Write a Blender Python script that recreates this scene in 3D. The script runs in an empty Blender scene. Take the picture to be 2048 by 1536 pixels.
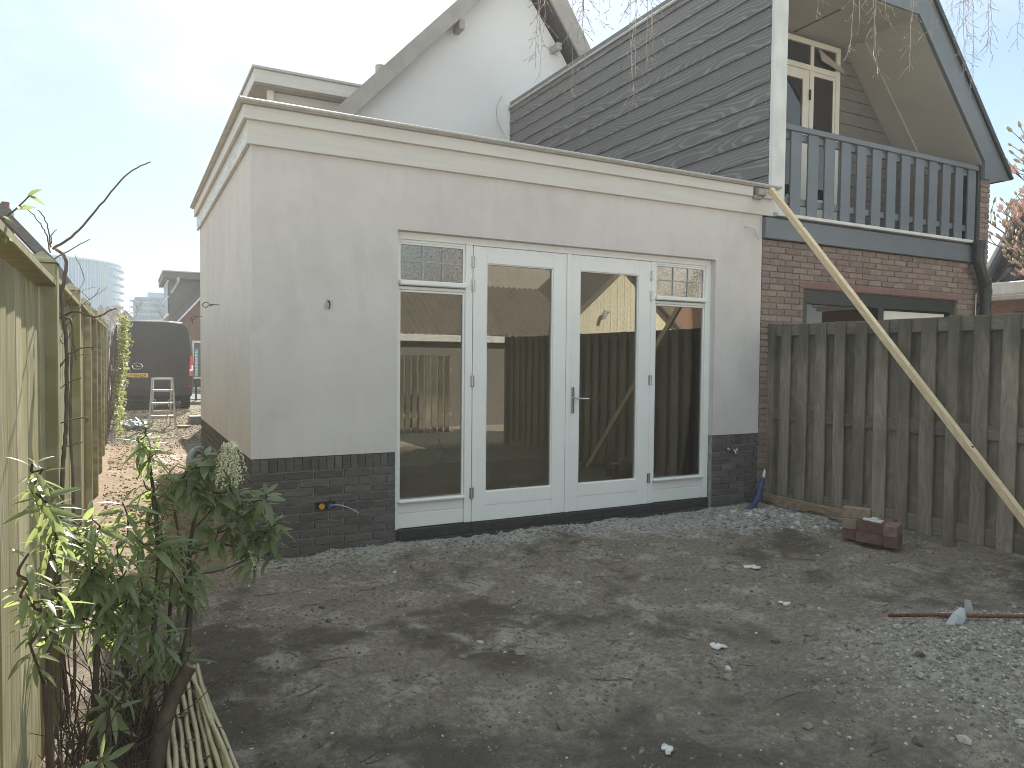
import bpy, math, random
import numpy as np
from mathutils import Vector, Matrix, noise as mnoise
R = math.radians
random.seed(7); rng = np.random.default_rng(7)
sc = bpy.context.scene
col = sc.collection

# ------------------------------------------------------------------ camera, sky, sun, exposure
CAM = Vector((-0.7866, -5.4423, 1.4729)); YAW, PITCH, ROLL = R(27.852), R(-1.9345), R(0.569)
f = Vector((math.sin(YAW)*math.cos(PITCH), math.cos(YAW)*math.cos(PITCH), math.sin(PITCH)))
r0 = Vector((math.cos(YAW), -math.sin(YAW), 0)); u0 = r0.cross(f)
r_ = r0*math.cos(ROLL)+u0*math.sin(ROLL); u_ = -r0*math.sin(ROLL)+u0*math.cos(ROLL)
cd = bpy.data.cameras.new('camera'); cam = bpy.data.objects.new('camera', cd); col.objects.link(cam)
cam.matrix_world = Matrix(((r_.x, u_.x, -f.x, CAM.x), (r_.y, u_.y, -f.y, CAM.y), (r_.z, u_.z, -f.z, CAM.z), (0, 0, 0, 1)))
cd.sensor_width = 36; cd.lens = 1465.25/2048*36; cd.clip_start = .05; cd.clip_end = 3000
sc.camera = cam

AZ, EL = R(11), R(37.5)                       # sun behind the house, a little to the right of the passage
SUN = Vector((math.sin(AZ)*math.cos(EL), math.cos(AZ)*math.cos(EL), math.sin(EL)))
sd = bpy.data.lights.new('sun', 'SUN'); sd.energy = 4.8; sd.angle = R(.53); sd.color = (1, .93, .82)
so = bpy.data.objects.new('sun', sd); col.objects.link(so); so.location = (0, 0, 30)
so.rotation_euler = (-SUN).to_track_quat('-Z', 'Y').to_euler()

W = bpy.data.worlds.new('World'); sc.world = W; W.use_nodes = True
nt = W.node_tree; nt.nodes.clear(); N = nt.nodes.new; LK = nt.links.new
wo = N('ShaderNodeOutputWorld'); bg = N('ShaderNodeBackground'); LK(bg.outputs[0], wo.inputs[0])
sky = N('ShaderNodeTexSky'); sky.sky_type = 'NISHITA'; sky.sun_disc = False
sky.sun_elevation = EL; sky.sun_rotation = AZ; sky.dust_density = .5; sky.air_density = 1.0; sky.ozone_density = 1.6
tc = N('ShaderNodeTexCoord'); sp = N('ShaderNodeSeparateXYZ'); LK(tc.outputs['Generated'], sp.inputs[0])
def wm(op, a, b=None, c=None):
    n = N('ShaderNodeMath'); n.operation = op
    for i, v in enumerate((a, b, c)):
        if v is None: continue
        if isinstance(v, (int, float)): n.inputs[i].default_value = v
        else: LK(v, n.inputs[i])
    return n.outputs[0]
den = wm('ADD', wm('MAXIMUM', sp.outputs[2], 0.0), .22)
cb = N('ShaderNodeCombineXYZ'); LK(wm('DIVIDE', sp.outputs[0], den), cb.inputs[0]); LK(wm('DIVIDE', sp.outputs[1], den), cb.inputs[1])
cn = N('ShaderNodeTexNoise'); cn.inputs['Scale'].default_value = .85; cn.inputs['Detail'].default_value = 9; cn.inputs['Roughness'].default_value = .56
cn.inputs['Distortion'].default_value = .25
mp = N('ShaderNodeMapping'); mp.inputs['Location'].default_value = (3.1, 1.7, 0); LK(cb.outputs[0], mp.inputs[0]); LK(mp.outputs[0], cn.inputs['Vector'])
cr = N('ShaderNodeMapRange'); cr.inputs[1].default_value = .40; cr.inputs[2].default_value = .66; cr.interpolation_type = 'SMOOTHSTEP'
LK(cn.outputs[0], cr.inputs[0])
# thin bright cloud over most of the sky, thinning out to blue towards the right
dt = N('ShaderNodeVectorMath'); dt.operation = 'DOT_PRODUCT'; LK(tc.outputs['Generated'], dt.inputs[0]); dt.inputs[1].default_value = Vector((.84, .42, .34)).normalized()
clear = N('ShaderNodeMapRange'); clear.inputs[1].default_value = .45; clear.inputs[2].default_value = .97; clear.interpolation_type = 'SMOOTHSTEP'; LK(dt.outputs['Value'], clear.inputs[0])
# hazy air between the clouds is pale cyan, the clouds are white; both brighten gently towards the zenith as a thin cloud layer does
lay = N('ShaderNodeMix'); lay.data_type = 'RGBA'; LK(cr.outputs[0], lay.inputs[0]); lay.inputs[6].default_value = (2.5, 3.5, 3.8, 1); lay.inputs[7].default_value = (5.5, 5.55, 5.5, 1)
zen = wm('MULTIPLY_ADD', wm('MAXIMUM', sp.outputs[2], 0.0), .75, .80)
lz = N('ShaderNodeVectorMath'); lz.operation = 'SCALE'; LK(lay.outputs[2], lz.inputs[0]); LK(zen, lz.inputs['Scale'])
mask = wm('MULTIPLY', wm('MULTIPLY_ADD', cr.outputs[0], .12, .80), wm('MULTIPLY_ADD', clear.outputs[0], -.62, 1.0))
mx = N('ShaderNodeMix'); mx.data_type = 'RGBA'; LK(mask, mx.inputs[0]); LK(sky.outputs[0], mx.inputs[6]); LK(lz.outputs[0], mx.inputs[7])
LK(mx.outputs[2], bg.inputs[0]); bg.inputs[1].default_value = .08
sc.view_settings.view_transform = 'Standard'; sc.view_settings.look = 'None'; sc.view_settings.gamma = 1; sc.view_settings.exposure = 1.34
sc.view_settings.use_curve_mapping = False
sc.cycles.max_bounces = 10; sc.cycles.diffuse_bounces = 4; sc.cycles.glossy_bounces = 4; sc.cycles.transparent_max_bounces = 12
sc.cycles.transmission_bounces = 6; sc.cycles.volume_bounces = 1; sc.cycles.use_denoising = True; sc.cycles.filter_width = 1.0; sc.cycles.denoising_prefilter = 'NONE'
sc.cycles.sample_clamp_indirect = 6; sc.cycles.caustics_reflective = False; sc.cycles.caustics_refractive = False

# ------------------------------------------------------------------ mesh and object helpers
WL = {}
def link(o, parent=None, wl=(0, 0, 0)):
    col.objects.link(o); WL[o.name] = Vector(wl)
    if parent is not None:
        o.parent = parent; o.location = Vector(wl)-WL[parent.name]
    else: o.location = wl
    return o
def tag(o, label=None, cat=None, group=None, kind=None):
    if label: o['label'] = label
    if cat: o['category'] = cat
    if group: o['group'] = group
    if kind: o['kind'] = kind
    return o
def thing(name, label, cat, loc, group=None):
    return tag(link(bpy.data.objects.new(name, None), None, loc), label, cat, group)

class MB:
    def __init__(s): s.v = []; s.f = []
    def add(s, vs, fs):
        b = len(s.v); s.v.extend([tuple(v) for v in vs]); s.f.extend([tuple(i+b for i in q) for q in fs]); return s
    def box(s, a, b, c=0.0, m=None):
        """axis box from a to b, edges chamfered by c, optionally moved by matrix m"""
        a, b = [min(p, q) for p, q in zip(a, b)], [max(p, q) for p, q in zip(a, b)]
        if c <= 0:
            vs = [(x, y, z) for x in (a[0], b[0]) for y in (a[1], b[1]) for z in (a[2], b[2])]
            fs = [(0, 1, 3, 2), (4, 6, 7, 5), (0, 4, 5, 1), (2, 3, 7, 6), (0, 2, 6, 4), (1, 5, 7, 3)]
        else:
            c = min(c, *[(q-p)*.45 for p, q in zip(a, b)])
            vs = []; idx = {}
            for i in (0, 1):
                for j in (0, 1):
                    for k in (0, 1):
                        p = [(a, b)[i][0], (a, b)[j][1], (a, b)[k][2]]; sg = (1-2*i, 1-2*j, 1-2*k)
                        for ax in range(3):
                            q = [p[t]+(0 if t == ax else sg[t]*c) for t in range(3)]
                            idx[(i, j, k, ax)] = len(vs); vs.append(q)
            I = lambda i, j, k, ax: idx[(i, j, k, ax)]
            fs = []
            for i in (0, 1):
                q = [I(i, 0, 0, 0), I(i, 1, 0, 0), I(i, 1, 1, 0), I(i, 0, 1, 0)]; fs.append(q if i else q[::-1])
                q = [I(0, i, 0, 1), I(0, i, 1, 1), I(1, i, 1, 1), I(1, i, 0, 1)]; fs.append(q if i else q[::-1])
                q = [I(0, 0, i, 2), I(1, 0, i, 2), I(1, 1, i, 2), I(0, 1, i, 2)]; fs.append(q if i else q[::-1])
            for i in (0, 1):
                for j in (0, 1):
                    fl = (i+j) % 2
                    q = [I(i, j, 0, 0), I(i, j, 0, 1), I(i, j, 1, 1), I(i, j, 1, 0)]; fs.append(q[::-1] if fl else q)
                    q = [I(i, 0, j, 0), I(i, 1, j, 0), I(i, 1, j, 2), I(i, 0, j, 2)]; fs.append(q[::-1] if fl else q)
                    q = [I(0, i, j, 1), I(0, i, j, 2), I(1, i, j, 2), I(1, i, j, 1)]; fs.append(q[::-1] if fl else q)
                    for k in (0, 1):
                        q = [I(i, j, k, 0), I(i, j, k, 1), I(i, j, k, 2)]; fs.append(q if (i+j+k) % 2 else q[::-1])
        if m is not None: vs = [m @ Vector(v) for v in vs]
        return s.add(vs, fs)
    def prism(s, poly, d):
        """polygon (list of 3D points) extruded by vector d"""
        n = len(poly); P = [Vector(p) for p in poly]; d = Vector(d)
        vs = P+[p+d for p in P]
        fs = [tuple(range(n))[::-1], tuple(range(n, 2*n))]+[(i, (i+1) % n, n+(i+1) % n, n+i) for i in range(n)]
        return s.add(vs, fs)
    def tube(s, pts, rad, k=8, cap=True):
        P = [Vector(p) for p in pts]; n = len(P)
        rr = rad if hasattr(rad, '__len__') else [rad]*n
        t = (P[1]-P[0]).normalized(); up = Vector((0, 0, 1)) if abs(t.z) < .9 else Vector((1, 0, 0))
        a = t.cross(up).normalized(); vs = []
        for i in range(n):
            t = (P[min(i+1, n-1)]-P[max(i-1, 0)])
            t = t.normalized() if t.length > 1e-9 else Vector((0, 0, 1))
            a = a-t*a.dot(t); a = a.normalized() if a.length > 1e-6 else t.orthogonal().normalized()
            b = t.cross(a)
            for j in range(k):
                an = 2*math.pi*j/k; vs.append(P[i]+(a*math.cos(an)+b*math.sin(an))*rr[i])
        fs = [(i*k+j, i*k+(j+1) % k, (i+1)*k+(j+1) % k, (i+1)*k+j) for i in range(n-1) for j in range(k)]
        if cap: fs += [tuple(range(k))[::-1], tuple((n-1)*k+j for j in range(k))]
        return s.add(vs, fs)
    def mesh(s, name, mat, smooth=False, at=(0, 0, 0)):
        me = bpy.data.meshes.new(name)
        me.from_pydata([(v[0]-at[0], v[1]-at[1], v[2]-at[2]) for v in s.v], [], s.f)
        for m in (mat if isinstance(mat, (list, tuple)) else [mat]): me.materials.append(m)
        if smooth: me.polygons.foreach_set('use_smooth', [True]*len(me.polygons))
        me.update(); return me
    def build(s, name, mat, parent=None, smooth=False, at=(0, 0, 0), fix=False):
        me = s.mesh(name, mat, smooth, at)
        if fix:
            import bmesh
            bm = bmesh.new(); bm.from_mesh(me); bmesh.ops.recalc_face_normals(bm, faces=bm.faces); bm.to_mesh(me); bm.free()
        return link(bpy.data.objects.new(name, me), parent, at)
def box(name, a, b, mat, parent=None, c=0.0, at=(0, 0, 0)):
    return MB().box(a, b, c).build(name, mat, parent, at=at)
def inst(name, me, parent, wl, rot=None, scale=None):
    o = link(bpy.data.objects.new(name, me), parent, wl)
    if rot is not None: o.rotation_euler = rot
    if scale is not None: o.scale = scale
    return o
def spline(pts, n=6):
    P = [Vector(p) for p in pts]; out = []
    for i in range(len(P)-1):
        a = P[max(i-1, 0)]; b = P[i]; c = P[i+1]; d = P[min(i+2, len(P)-1)]
        for k in range(n):
            t = k/n
            out.append(.5*((2*b)+(c-a)*t+(2*a-5*b+4*c-d)*t*t+(3*b-a-3*c+d)*t**3))
    return out+[P[-1]]
def taper(n, a, b): return [a+(b-a)*i/(n-1) for i in range(n)]
def ngon_mesh(V, F, name, mat, smooth=False):
    """fast mesh from numpy verts and faces all of the same size"""
    me = bpy.data.meshes.new(name); nf, k = F.shape
    me.vertices.add(len(V)); me.vertices.foreach_set('co', V.astype(np.float32).ravel())
    me.loops.add(nf*k); me.loops.foreach_set('vertex_index', F.astype(np.int32).ravel())
    me.polygons.add(nf); me.polygons.foreach_set('loop_start', np.arange(0, nf*k, k, dtype=np.int32))
    try: me.polygons.foreach_set('loop_total', np.full(nf, k, dtype=np.int32))
    except Exception: pass
    me.polygons.foreach_set('use_smooth', np.full(nf, smooth))
    me.materials.append(mat); me.update(calc_edges=True); return me
_t = (1+5**.5)/2
ICO_V = np.array([(-1, _t, 0), (1, _t, 0), (-1, -_t, 0), (1, -_t, 0), (0, -1, _t), (0, 1, _t), (0, -1, -_t), (0, 1, -_t), (_t, 0, -1), (_t, 0, 1), (-_t, 0, -1), (-_t, 0, 1)])/math.hypot(1, _t)
ICO_F = np.array([(0, 11, 5), (0, 5, 1), (0, 1, 7), (0, 7, 10), (0, 10, 11), (1, 5, 9), (5, 11, 4), (11, 10, 2), (10, 7, 6), (7, 1, 8), (3, 9, 4), (3, 4, 2), (3, 2, 6), (3, 6, 8), (3, 8, 9), (4, 9, 5), (2, 4, 11), (6, 2, 10), (8, 6, 7), (9, 8, 1)])
def rotm(n):
    q = rng.normal(size=(n, 4)); q /= np.linalg.norm(q, axis=1)[:, None]; w, x, y, z = q.T
    return np.stack([np.stack([1-2*(y*y+z*z), 2*(x*y-z*w), 2*(x*z+y*w)], -1), np.stack([2*(x*y+z*w), 1-2*(x*x+z*z), 2*(y*z-x*w)], -1), np.stack([2*(x*z-y*w), 2*(y*z+x*w), 1-2*(x*x+y*y)], -1)], 1)
def stones(name, P, S, mat, label, cat, flat=.65, smooth=False):
    n = len(P); V = np.repeat(ICO_V[None], n, 0)*(1+rng.normal(size=(n, 12, 1))*.16)
    V = V*(np.array([1, 1, flat])*rng.uniform(.7, 1.25, (n, 1, 3)))
    a = rng.uniform(0, 6.283, n); ca, sa = np.cos(a), np.sin(a)
    T = rotm(n); k = .25
    Z = np.zeros((n, 3, 3)); Z[:, 0, 0] = ca; Z[:, 0, 1] = -sa; Z[:, 1, 0] = sa; Z[:, 1, 1] = ca; Z[:, 2, 2] = 1
    sel = rng.random(n) < k; Z[sel] = T[sel]
    V = np.einsum('nij,nkj->nki', Z, V)*S[:, None, None]+P[:, None, :]
    F = (ICO_F[None]+np.arange(n)[:, None, None]*12).reshape(-1, 3)
    o = link(bpy.data.objects.new(name, ngon_mesh(V.reshape(-1, 3), F, name, mat, smooth)))
    return tag(o, label, cat, None, 'stuff')

# ------------------------------------------------------------------ materials
class NT:
    def __init__(s, name):
        s.m = bpy.data.materials.new(name); s.m.use_nodes = True; s.t = s.m.node_tree
        s.b = s.t.nodes['Principled BSDF']; s.o = s.t.nodes['Material Output']
    def n(s, t, **kw):
        x = s.t.nodes.new(t)
        for k, v in kw.items(): setattr(x, k, v)
        return x
    def l(s, a, b): s.t.links.new(a, b)
    def setv(s, sock, v):
        if isinstance(v, (int, float, tuple, list)): sock.default_value = v
        else: s.l(v, sock)
    def math(s, op, a, b=0, c=0):
        x = s.n('ShaderNodeMath', operation=op)
        for i, v in enumerate((a, b, c)): s.setv(x.inputs[i], v)
        return x.outputs[0]
    def mix(s, fac, a, b, mode='MIX'):
        x = s.n('ShaderNodeMix', data_type='RGBA', blend_type=mode)
        s.setv(x.inputs[0], fac)
        for i, v in ((6, a), (7, b)): s.setv(x.inputs[i], (*v, 1) if isinstance(v, tuple) and len(v) == 3 else v)
        return x.outputs[2]
    def coords(s, kind='Object', scale=(1, 1, 1), rand=0.0):
        c = s.n('ShaderNodeTexCoord').outputs[kind]
        if rand:
            oi = s.n('ShaderNodeObjectInfo').outputs['Random']
            v = s.n('ShaderNodeVectorMath', operation='MULTIPLY_ADD'); s.setv(v.inputs[0], oi); v.inputs[1].default_value = (rand*17.3, rand*29.1, rand*11.7); s.l(c, v.inputs[2]); c = v.outputs[0]
        m = s.n('ShaderNodeMapping'); s.l(c, m.inputs[0]); m.inputs['Scale'].default_value = scale
        return m.outputs[0]
    def noise(s, vec, scale, detail=5, rough=.55, dist=0):
        x = s.n('ShaderNodeTexNoise'); s.l(vec, x.inputs['Vector']); x.inputs['Scale'].default_value = scale; x.inputs['Detail'].default_value = detail
        x.inputs['Roughness'].default_value = rough; x.inputs['Distortion'].default_value = dist
        return x.outputs[0]
    def ss(s, v, a, b, c=0, d=1):
        x = s.n('ShaderNodeMapRange', interpolation_type='SMOOTHSTEP'); s.setv(x.inputs[0], v)
        for i, q in enumerate((a, b, c, d)): x.inputs[i+1].default_value = q
        return x.outputs[0]
    def bump(s, h, strength, dist=.01, prev=None):
        x = s.n('ShaderNodeBump'); s.l(h, x.inputs['Height']); x.inputs['Strength'].default_value = strength; x.inputs['Distance'].default_value = dist
        if prev is not None: s.l(prev, x.inputs['Normal'])
        s.l(x.outputs[0], s.b.inputs['Normal']); return x.outputs[0]
    def fin(s, colr, rough=.7, spec=.3, metal=0):
        s.setv(s.b.inputs['Base Color'], (*colr, 1) if isinstance(colr, tuple) else colr)
        s.setv(s.b.inputs['Roughness'], rough); s.b.inputs['Specular IOR Level'].default_value = spec; s.b.inputs['Metallic'].default_value = metal
        return s.m
def mat(name, c1, c2=None, rough=.7, spec=.3, metal=0, ns=6, stretch=(1, 1, 1), lo=.3, hi=.7, rand=0, var=0, bump=0, bs=150, bd=.002, det=6, kind='Object'):
    s = NT(name); c2 = c2 or tuple(x*.8 for x in c1)
    v = s.coords(kind, stretch, rand)
    cc = s.mix(s.ss(s.noise(v, ns, det), lo, hi), c1, c2)
    if var:
        oi = s.n('ShaderNodeObjectInfo').outputs['Random']
        h = s.n('ShaderNodeHueSaturation'); s.l(cc, h.inputs['Color']); s.l(s.math('MULTIPLY_ADD', oi, 2*var, 1-var), h.inputs['Value'])
        s.l(s.math('MULTIPLY_ADD', s.math('FRACT', s.math('MULTIPLY', oi, 7.13)), .03, .485), h.inputs['Hue']); cc = h.outputs[0]
    if bump: s.bump(s.noise(s.coords(kind, stretch, rand), bs, 4), bump, bd)
    return s.fin(cc, rough, spec, metal)
def wood(name, dark, light, al=2, ac=1, k=60, contrast=(.0, .9), rough=.75, spec=.25, bump=.25, var=.12, stain=None, amp=.1, fine=.35, rp=1.8, bb=.22, fr=1.0, algae=None):
    """plain-sawn board: growth rings cut at a slant by the board's face, so the grain draws nested arches"""
    s = NT(name); oi = s.n('ShaderNodeObjectInfo').outputs['Random']
    sp = s.n('ShaderNodeSeparateXYZ'); s.l(s.n('ShaderNodeTexCoord').outputs['Object'], sp.inputs[0])
    th = 3-al-ac
    along, across = sp.outputs[al], sp.outputs[ac]
    def vec(x, y, z):
        c = s.n('ShaderNodeCombineXYZ'); s.setv(c.inputs[0], x); s.setv(c.inputs[1], y); s.setv(c.inputs[2], z); return c.outputs[0]
    rs = s.math('MULTIPLY', oi, 61.0)
    n1 = s.noise(vec(s.math('MULTIPLY', along, .8*fr), rs, 3.0), 1, 2)
    n2 = s.noise(vec(s.math('MULTIPLY', along, 1.1*fr), rs, 11.0), 1, 2.5)
    n3 = s.noise(vec(s.math('MULTIPLY', along, 3.0), s.math('MULTIPLY', across, 22.0), rs), 1, 4)
    off = s.math('MULTIPLY_ADD', s.math('FRACT', s.math('MULTIPLY', oi, 5.7)), .12, -.06)
    u = s.math('SUBTRACT', s.math('SUBTRACT', across, off), s.math('MULTIPLY_ADD', n1, amp, -amp/2))
    b = s.math('MULTIPLY_ADD', n2, bb, -.02)
    r = s.math('SQRT', s.math('ADD', s.math('MULTIPLY', u, u), s.math('MULTIPLY', b, b)))
    r = s.math('ADD', r, s.math('MULTIPLY', n3, .018))
    ring = s.math('MULTIPLY_ADD', s.math('SINE', s.math('MULTIPLY', r, 6.283*k)), .5, .5)
    ring = s.math('POWER', ring, rp)
    fib = s.noise(vec(s.math('MULTIPLY', along, 4.0), s.math('MULTIPLY', across, 260.0), rs), 1, 3)
    fac = s.math('ADD', s.math('MULTIPLY', ring, 1-fine), s.math('MULTIPLY', s.ss(fib, .3, .7), fine))
    cc = s.mix(s.ss(fac, *contrast), dark, light)
    if stain:
        big = s.noise(vec(s.math('MULTIPLY', along, 1.6), s.math('MULTIPLY', across, 7.0), s.math('ADD', rs, 5.0)), 1, 5)
        cc = s.mix(s.ss(big, .42, .72), cc, stain)
    if algae:                                   # dark algae on the weathered upper ends
        wv = s.noise(vec(s.math('MULTIPLY', along, 3.0), s.math('MULTIPLY', across, 16.0), s.math('ADD', rs, 9.0)), 1, 6, .65)
        cc = s.mix(s.math('MULTIPLY', s.ss(s.math('ADD', sp.outputs[2], s.math('MULTIPLY_ADD', wv, 1.1, -.55)), .38, .88), .7), cc, algae)
    h = s.n('ShaderNodeHueSaturation'); s.l(cc, h.inputs['Color']); s.l(s.math('MULTIPLY_ADD', oi, 2*var, 1-var), h.inputs['Value'])
    s.bump(fac, bump, .002)
    return s.fin(h.outputs[0], rough, spec)

M = {}
def stucco():
    s = NT('stucco'); v = s.coords()
    a = s.noise(v, 1.3, 4, .6); b = s.noise(v, 5, 5, .6)
    st = s.noise(s.coords(scale=(6, 6, .12)), 1, 9, .75)
    c = s.mix(s.ss(a, .3, .72), (.622, .583, .562), (.69, .652, .632))
    c = s.mix(s.math('MULTIPLY', s.ss(s.noise(s.coords(scale=(1, 1, .5)), 2.6, 6, .65, .5), .45, .7), .35), c, (.51, .473, .457))
    c = s.mix(s.math('MULTIPLY', s.ss(b, .5, .75), .3), c, (.54, .50, .482))
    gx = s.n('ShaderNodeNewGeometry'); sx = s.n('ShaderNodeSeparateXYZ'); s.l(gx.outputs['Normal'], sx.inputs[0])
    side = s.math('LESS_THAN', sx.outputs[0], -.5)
    c = s.mix(s.math('MULTIPLY', s.math('MULTIPLY', s.ss(st, .35, .7), side), .45), c, (.70, .68, .675))  # raking light painted into the colour as paler streaks, side face only
    p = s.bump(s.noise(v, 260, 3), .25, .002)
    s.bump(s.noise(v, 18, 4), .10, .01, p)
    return s.fin(c, .92, .15)
M['stucco'] = stucco()
M['fascia'] = mat('fascia_paint', (.67, .645, .605), (.61, .59, .555), .42, .4, ns=3, stretch=(.5, .5, 6), bump=.08, bs=40)
def fascia_side():
    s = NT('fascia_side_sheen'); v = s.coords(scale=(1, .45, 1.6))
    n = s.noise(v, 9, 6, .65, .8)
    c = s.mix(s.ss(n, .4, .62), (.66, .65, .58), (.50, .50, .46)); s.bump(n, .6, .02)  # mottled colour paints in the sky's glancing reflection on the side boards
    return s.fin(c, s.ss(n, .3, .7, .18, .4), .5)
M['fascia_side'] = fascia_side()
M['zinc'] = mat('zinc_trim', (.52, .50, .47), (.42, .41, .39), .5, .4, .15, ns=20)
M['roof_felt'] = mat('roof_felt', (.05, .05, .05), (.08, .08, .08), .9, bump=.4, bs=300)
M['dark_brick'] = mat('dark_brick', (.085, .080, .077), (.125, .118, .112), .72, .35, ns=14, stretch=(1, 1, 4), rand=1, var=.22, bump=.5, bs=70, bd=.004)
M['dark_mortar'] = mat('dark_mortar', (.36, .35, .33), (.25, .24, .225), .95, .1, ns=25, bump=.6, bs=180, bd=.004)
M['red_brick'] = mat('red_brick', (.285, .215, .185), (.21, .165, .145), .85, .2, ns=18, rand=1, var=.2, bump=.5, bs=90, bd=.004)
M['red_mortar'] = mat('red_mortar', (.34, .28, .24), (.27, .22, .19), .95, .1, ns=20, bump=.5, bs=150, bd=.004)
M['lintel'] = mat('pink_lintel', (.27, .15, .135), (.20, .12, .11), .85, .2, ns=8, stretch=(3, 1, 1), bump=.3, bs=80)
M['white'] = mat('white_gloss_paint', (.86, .86, .85), (.83, .83, .82), .3, .45, ns=3)
M['cream'] = mat('cream_paint', (.80, .775, .69), (.74, .715, .63), .4, .4, ns=5)
M['white_worn'] = mat('worn_white_paint', (.74, .75, .74), (.60, .62, .62), .5, .35, ns=7, stretch=(1, 1, .5))
M['black_wood'] = mat('black_sill_wood', (.025, .025, .027), (.05, .048, .046), .55, .35, ns=12, stretch=(1, 6, 6))
M['rubber'] = mat('black_rubber', (.012, .012, .012), (.02, .02, .02), .6, .3)
M['chrome'] = mat('steel_fitting', (.62, .62, .60), (.5, .5, .49), .25, .5, 1, ns=30)
M['alu'] = mat('dull_aluminium', (.62, .60, .56), (.48, .46, .42), .38, .5, .75, ns=25, stretch=(1, 1, .2))
M['blue_grey'] = mat('blue_grey_paint', (.152, .176, .20), (.134, .155, .178), .30, .5, ns=3, stretch=(.6, .6, 2), bump=.06, bs=30)
M['black_green'] = mat('black_green_paint', (.022, .030, .030), (.03, .04, .038), .35, .45)
M['soffit'] = mat('grey_soffit', (.50, .485, .44), (.45, .435, .395), .6, .3, ns=2, bump=.05)
M['soffit_dark'] = mat('dark_cladding', (.15, .143, .135), (.19, .18, .17), .6, .3, ns=6, stretch=(1, 1, 8))
M['render_white'] = mat('white_render', (.82, .81, .81), (.78, .77, .77), .9, .15, ns=1.2, bump=.1, bs=200)
M['verge'] = mat('verge_board', (.40, .37, .34), (.33, .31, .28), .5, .35, ns=4)
M['house_inside'] = mat('room_plaster', (.84, .83, .79), (.78, .77, .73), .9, .1, ns=2)
M['brown_frame'] = mat('old_brown_frame', (.16, .12, .085), (.11, .085, .06), .7, ns=12, stretch=(1, 1, 5))
M['clad'] = wood('weathered_cladding', (.12, .119, .118), (.215, .212, .209), al=1, ac=2, k=50, contrast=(.2, 1.0), rough=.5, spec=.4, bump=.5, var=.12, fine=.3, amp=.11, rp=2.6, bb=.36, fr=.42)
M['fence_left'] = wood('green_grey_fence_wood', (.29, .262, .165), (.46, .425, .275), al=2, ac=1, k=80, rough=.75, bump=.3, var=.13, stain=(.31, .29, .125), amp=.06, fine=.5)
M['fence_right'] = wood('dark_fence_wood', (.185, .158, .126), (.262, .228, .183), al=2, ac=1, k=48, rough=.7, bump=.35, var=.27, stain=(.145, .125, .102), amp=.07, fine=.6, algae=(.062, .064, .048))
M['fence_rail'] = wood('dark_fence_rail', (.15, .132, .108), (.21, .187, .155), al=1, ac=2, k=70, rough=.7, bump=.45, var=.12, stain=(.12, .105, .09), fine=.55)
M['pine'] = wood('fresh_pine', (.66, .52, .335), (.74, .61, .42), al=2, ac=0, k=90, rough=.55, bump=.1, var=.04, amp=.05)
M['plank'] = wood('used_plank', (.24, .17, .115), (.33, .25, .175), al=1, ac=2, k=80, rough=.8, bump=.2, var=.05)
M['cream_planks'] = mat('cream_planks', (.70, .67, .54), (.62, .585, .46), .6, .3, ns=6, stretch=(6, 1, .4), rand=1, var=.05)
M['corrugated'] = mat('corrugated_roof', (.20, .175, .15), (.13, .115, .10), .85, .2, ns=5, bump=.2)
M['roof_tile'] = mat('black_roof_tile', (.03, .032, .036), (.055, .057, .06), .35, .5, ns=10, rand=1, var=.25, bump=.2, bs=60)
M['asphalt'] = mat('asphalt', (.10, .10, .105), (.14, .14, .14), .9, .2, ns=12, bump=.3, bs=300)
M['paving'] = mat('grey_paving', (.33, .32, .31), (.25, .245, .24), .9, .2, ns=9, bump=.3, bs=120)
M['paver_red'] = mat('red_paver', (.20, .115, .095), (.14, .085, .075), .85, .2, ns=22, rand=1, var=.25, bump=.5, bs=90, bd=.003)
M['paver_tan'] = mat('tan_paver', (.30, .235, .175), (.23, .18, .135), .85, .2, ns=22, rand=1, var=.1, bump=.5, bs=90, bd=.003)
M['plaster'] = mat('plaster_scrap', (.62, .62, .60), (.45, .45, .44), .9, .1, ns=40)
M['rust'] = mat('rusty_steel', (.19, .085, .045), (.10, .05, .032), .85, .2, ns=60, bump=.4, bs=200)
M['blue_plastic'] = mat('blue_conduit', (.035, .055, .16), (.06, .075, .17), .45, .4, ns=20)
M['grey_plastic'] = mat('grey_pvc', (.42, .44, .46), (.34, .36, .38), .4, .4)
M['orange'] = mat('orange_conduit', (.65, .30, .03), (.5, .22, .02), .5, .4)
M['white_plastic'] = mat('white_plastic', (.75, .75, .75), (.65, .65, .65), .45, .4)
M['bag'] = mat('grey_plastic_sheet', (.40, .42, .46), (.12, .13, .15), .35, .5, ns=5, lo=.45, hi=.6)
M['bark'] = mat('shrub_bark', (.115, .088, .066), (.06, .047, .037), .9, .15, ns=22, stretch=(1, 1, .25), bump=.7, bs=60, bd=.004)
M['twig'] = mat('brown_twig', (.15, .105, .085), (.09, .065, .055), .85, .2, ns=20)
M['birch_twig'] = mat('birch_twig', (.46, .41, .36), (.26, .22, .19), .75, .3, ns=14)
M['birch_bark'] = mat('birch_bark', (.62, .60, .56), (.08, .075, .07), .85, .2, ns=3, stretch=(1, 1, 5), lo=.5, hi=.62, bump=.3)
M['vine'] = mat('dry_vine', (.19, .145, .115), (.11, .085, .07), .85, .2, ns=20)
M['van'] = mat('black_van_paint', (.030, .031, .034), (.036, .037, .04), .22, .5, ns=2)
M['van_trim'] = mat('black_van_trim', (.02, .02, .021), (.028, .028, .03), .6, .35)
M['van_glass'] = mat('van_window', (.018, .02, .024), (.02, .022, .026), .06, .6)
M['red_lamp'] = mat('red_tail_lamp', (.36, .02, .015), (.32, .02, .015), .2, .5)
M['plate'] = mat('yellow_plate', (.78, .50, .10), (.72, .46, .09), .4, .4)
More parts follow.
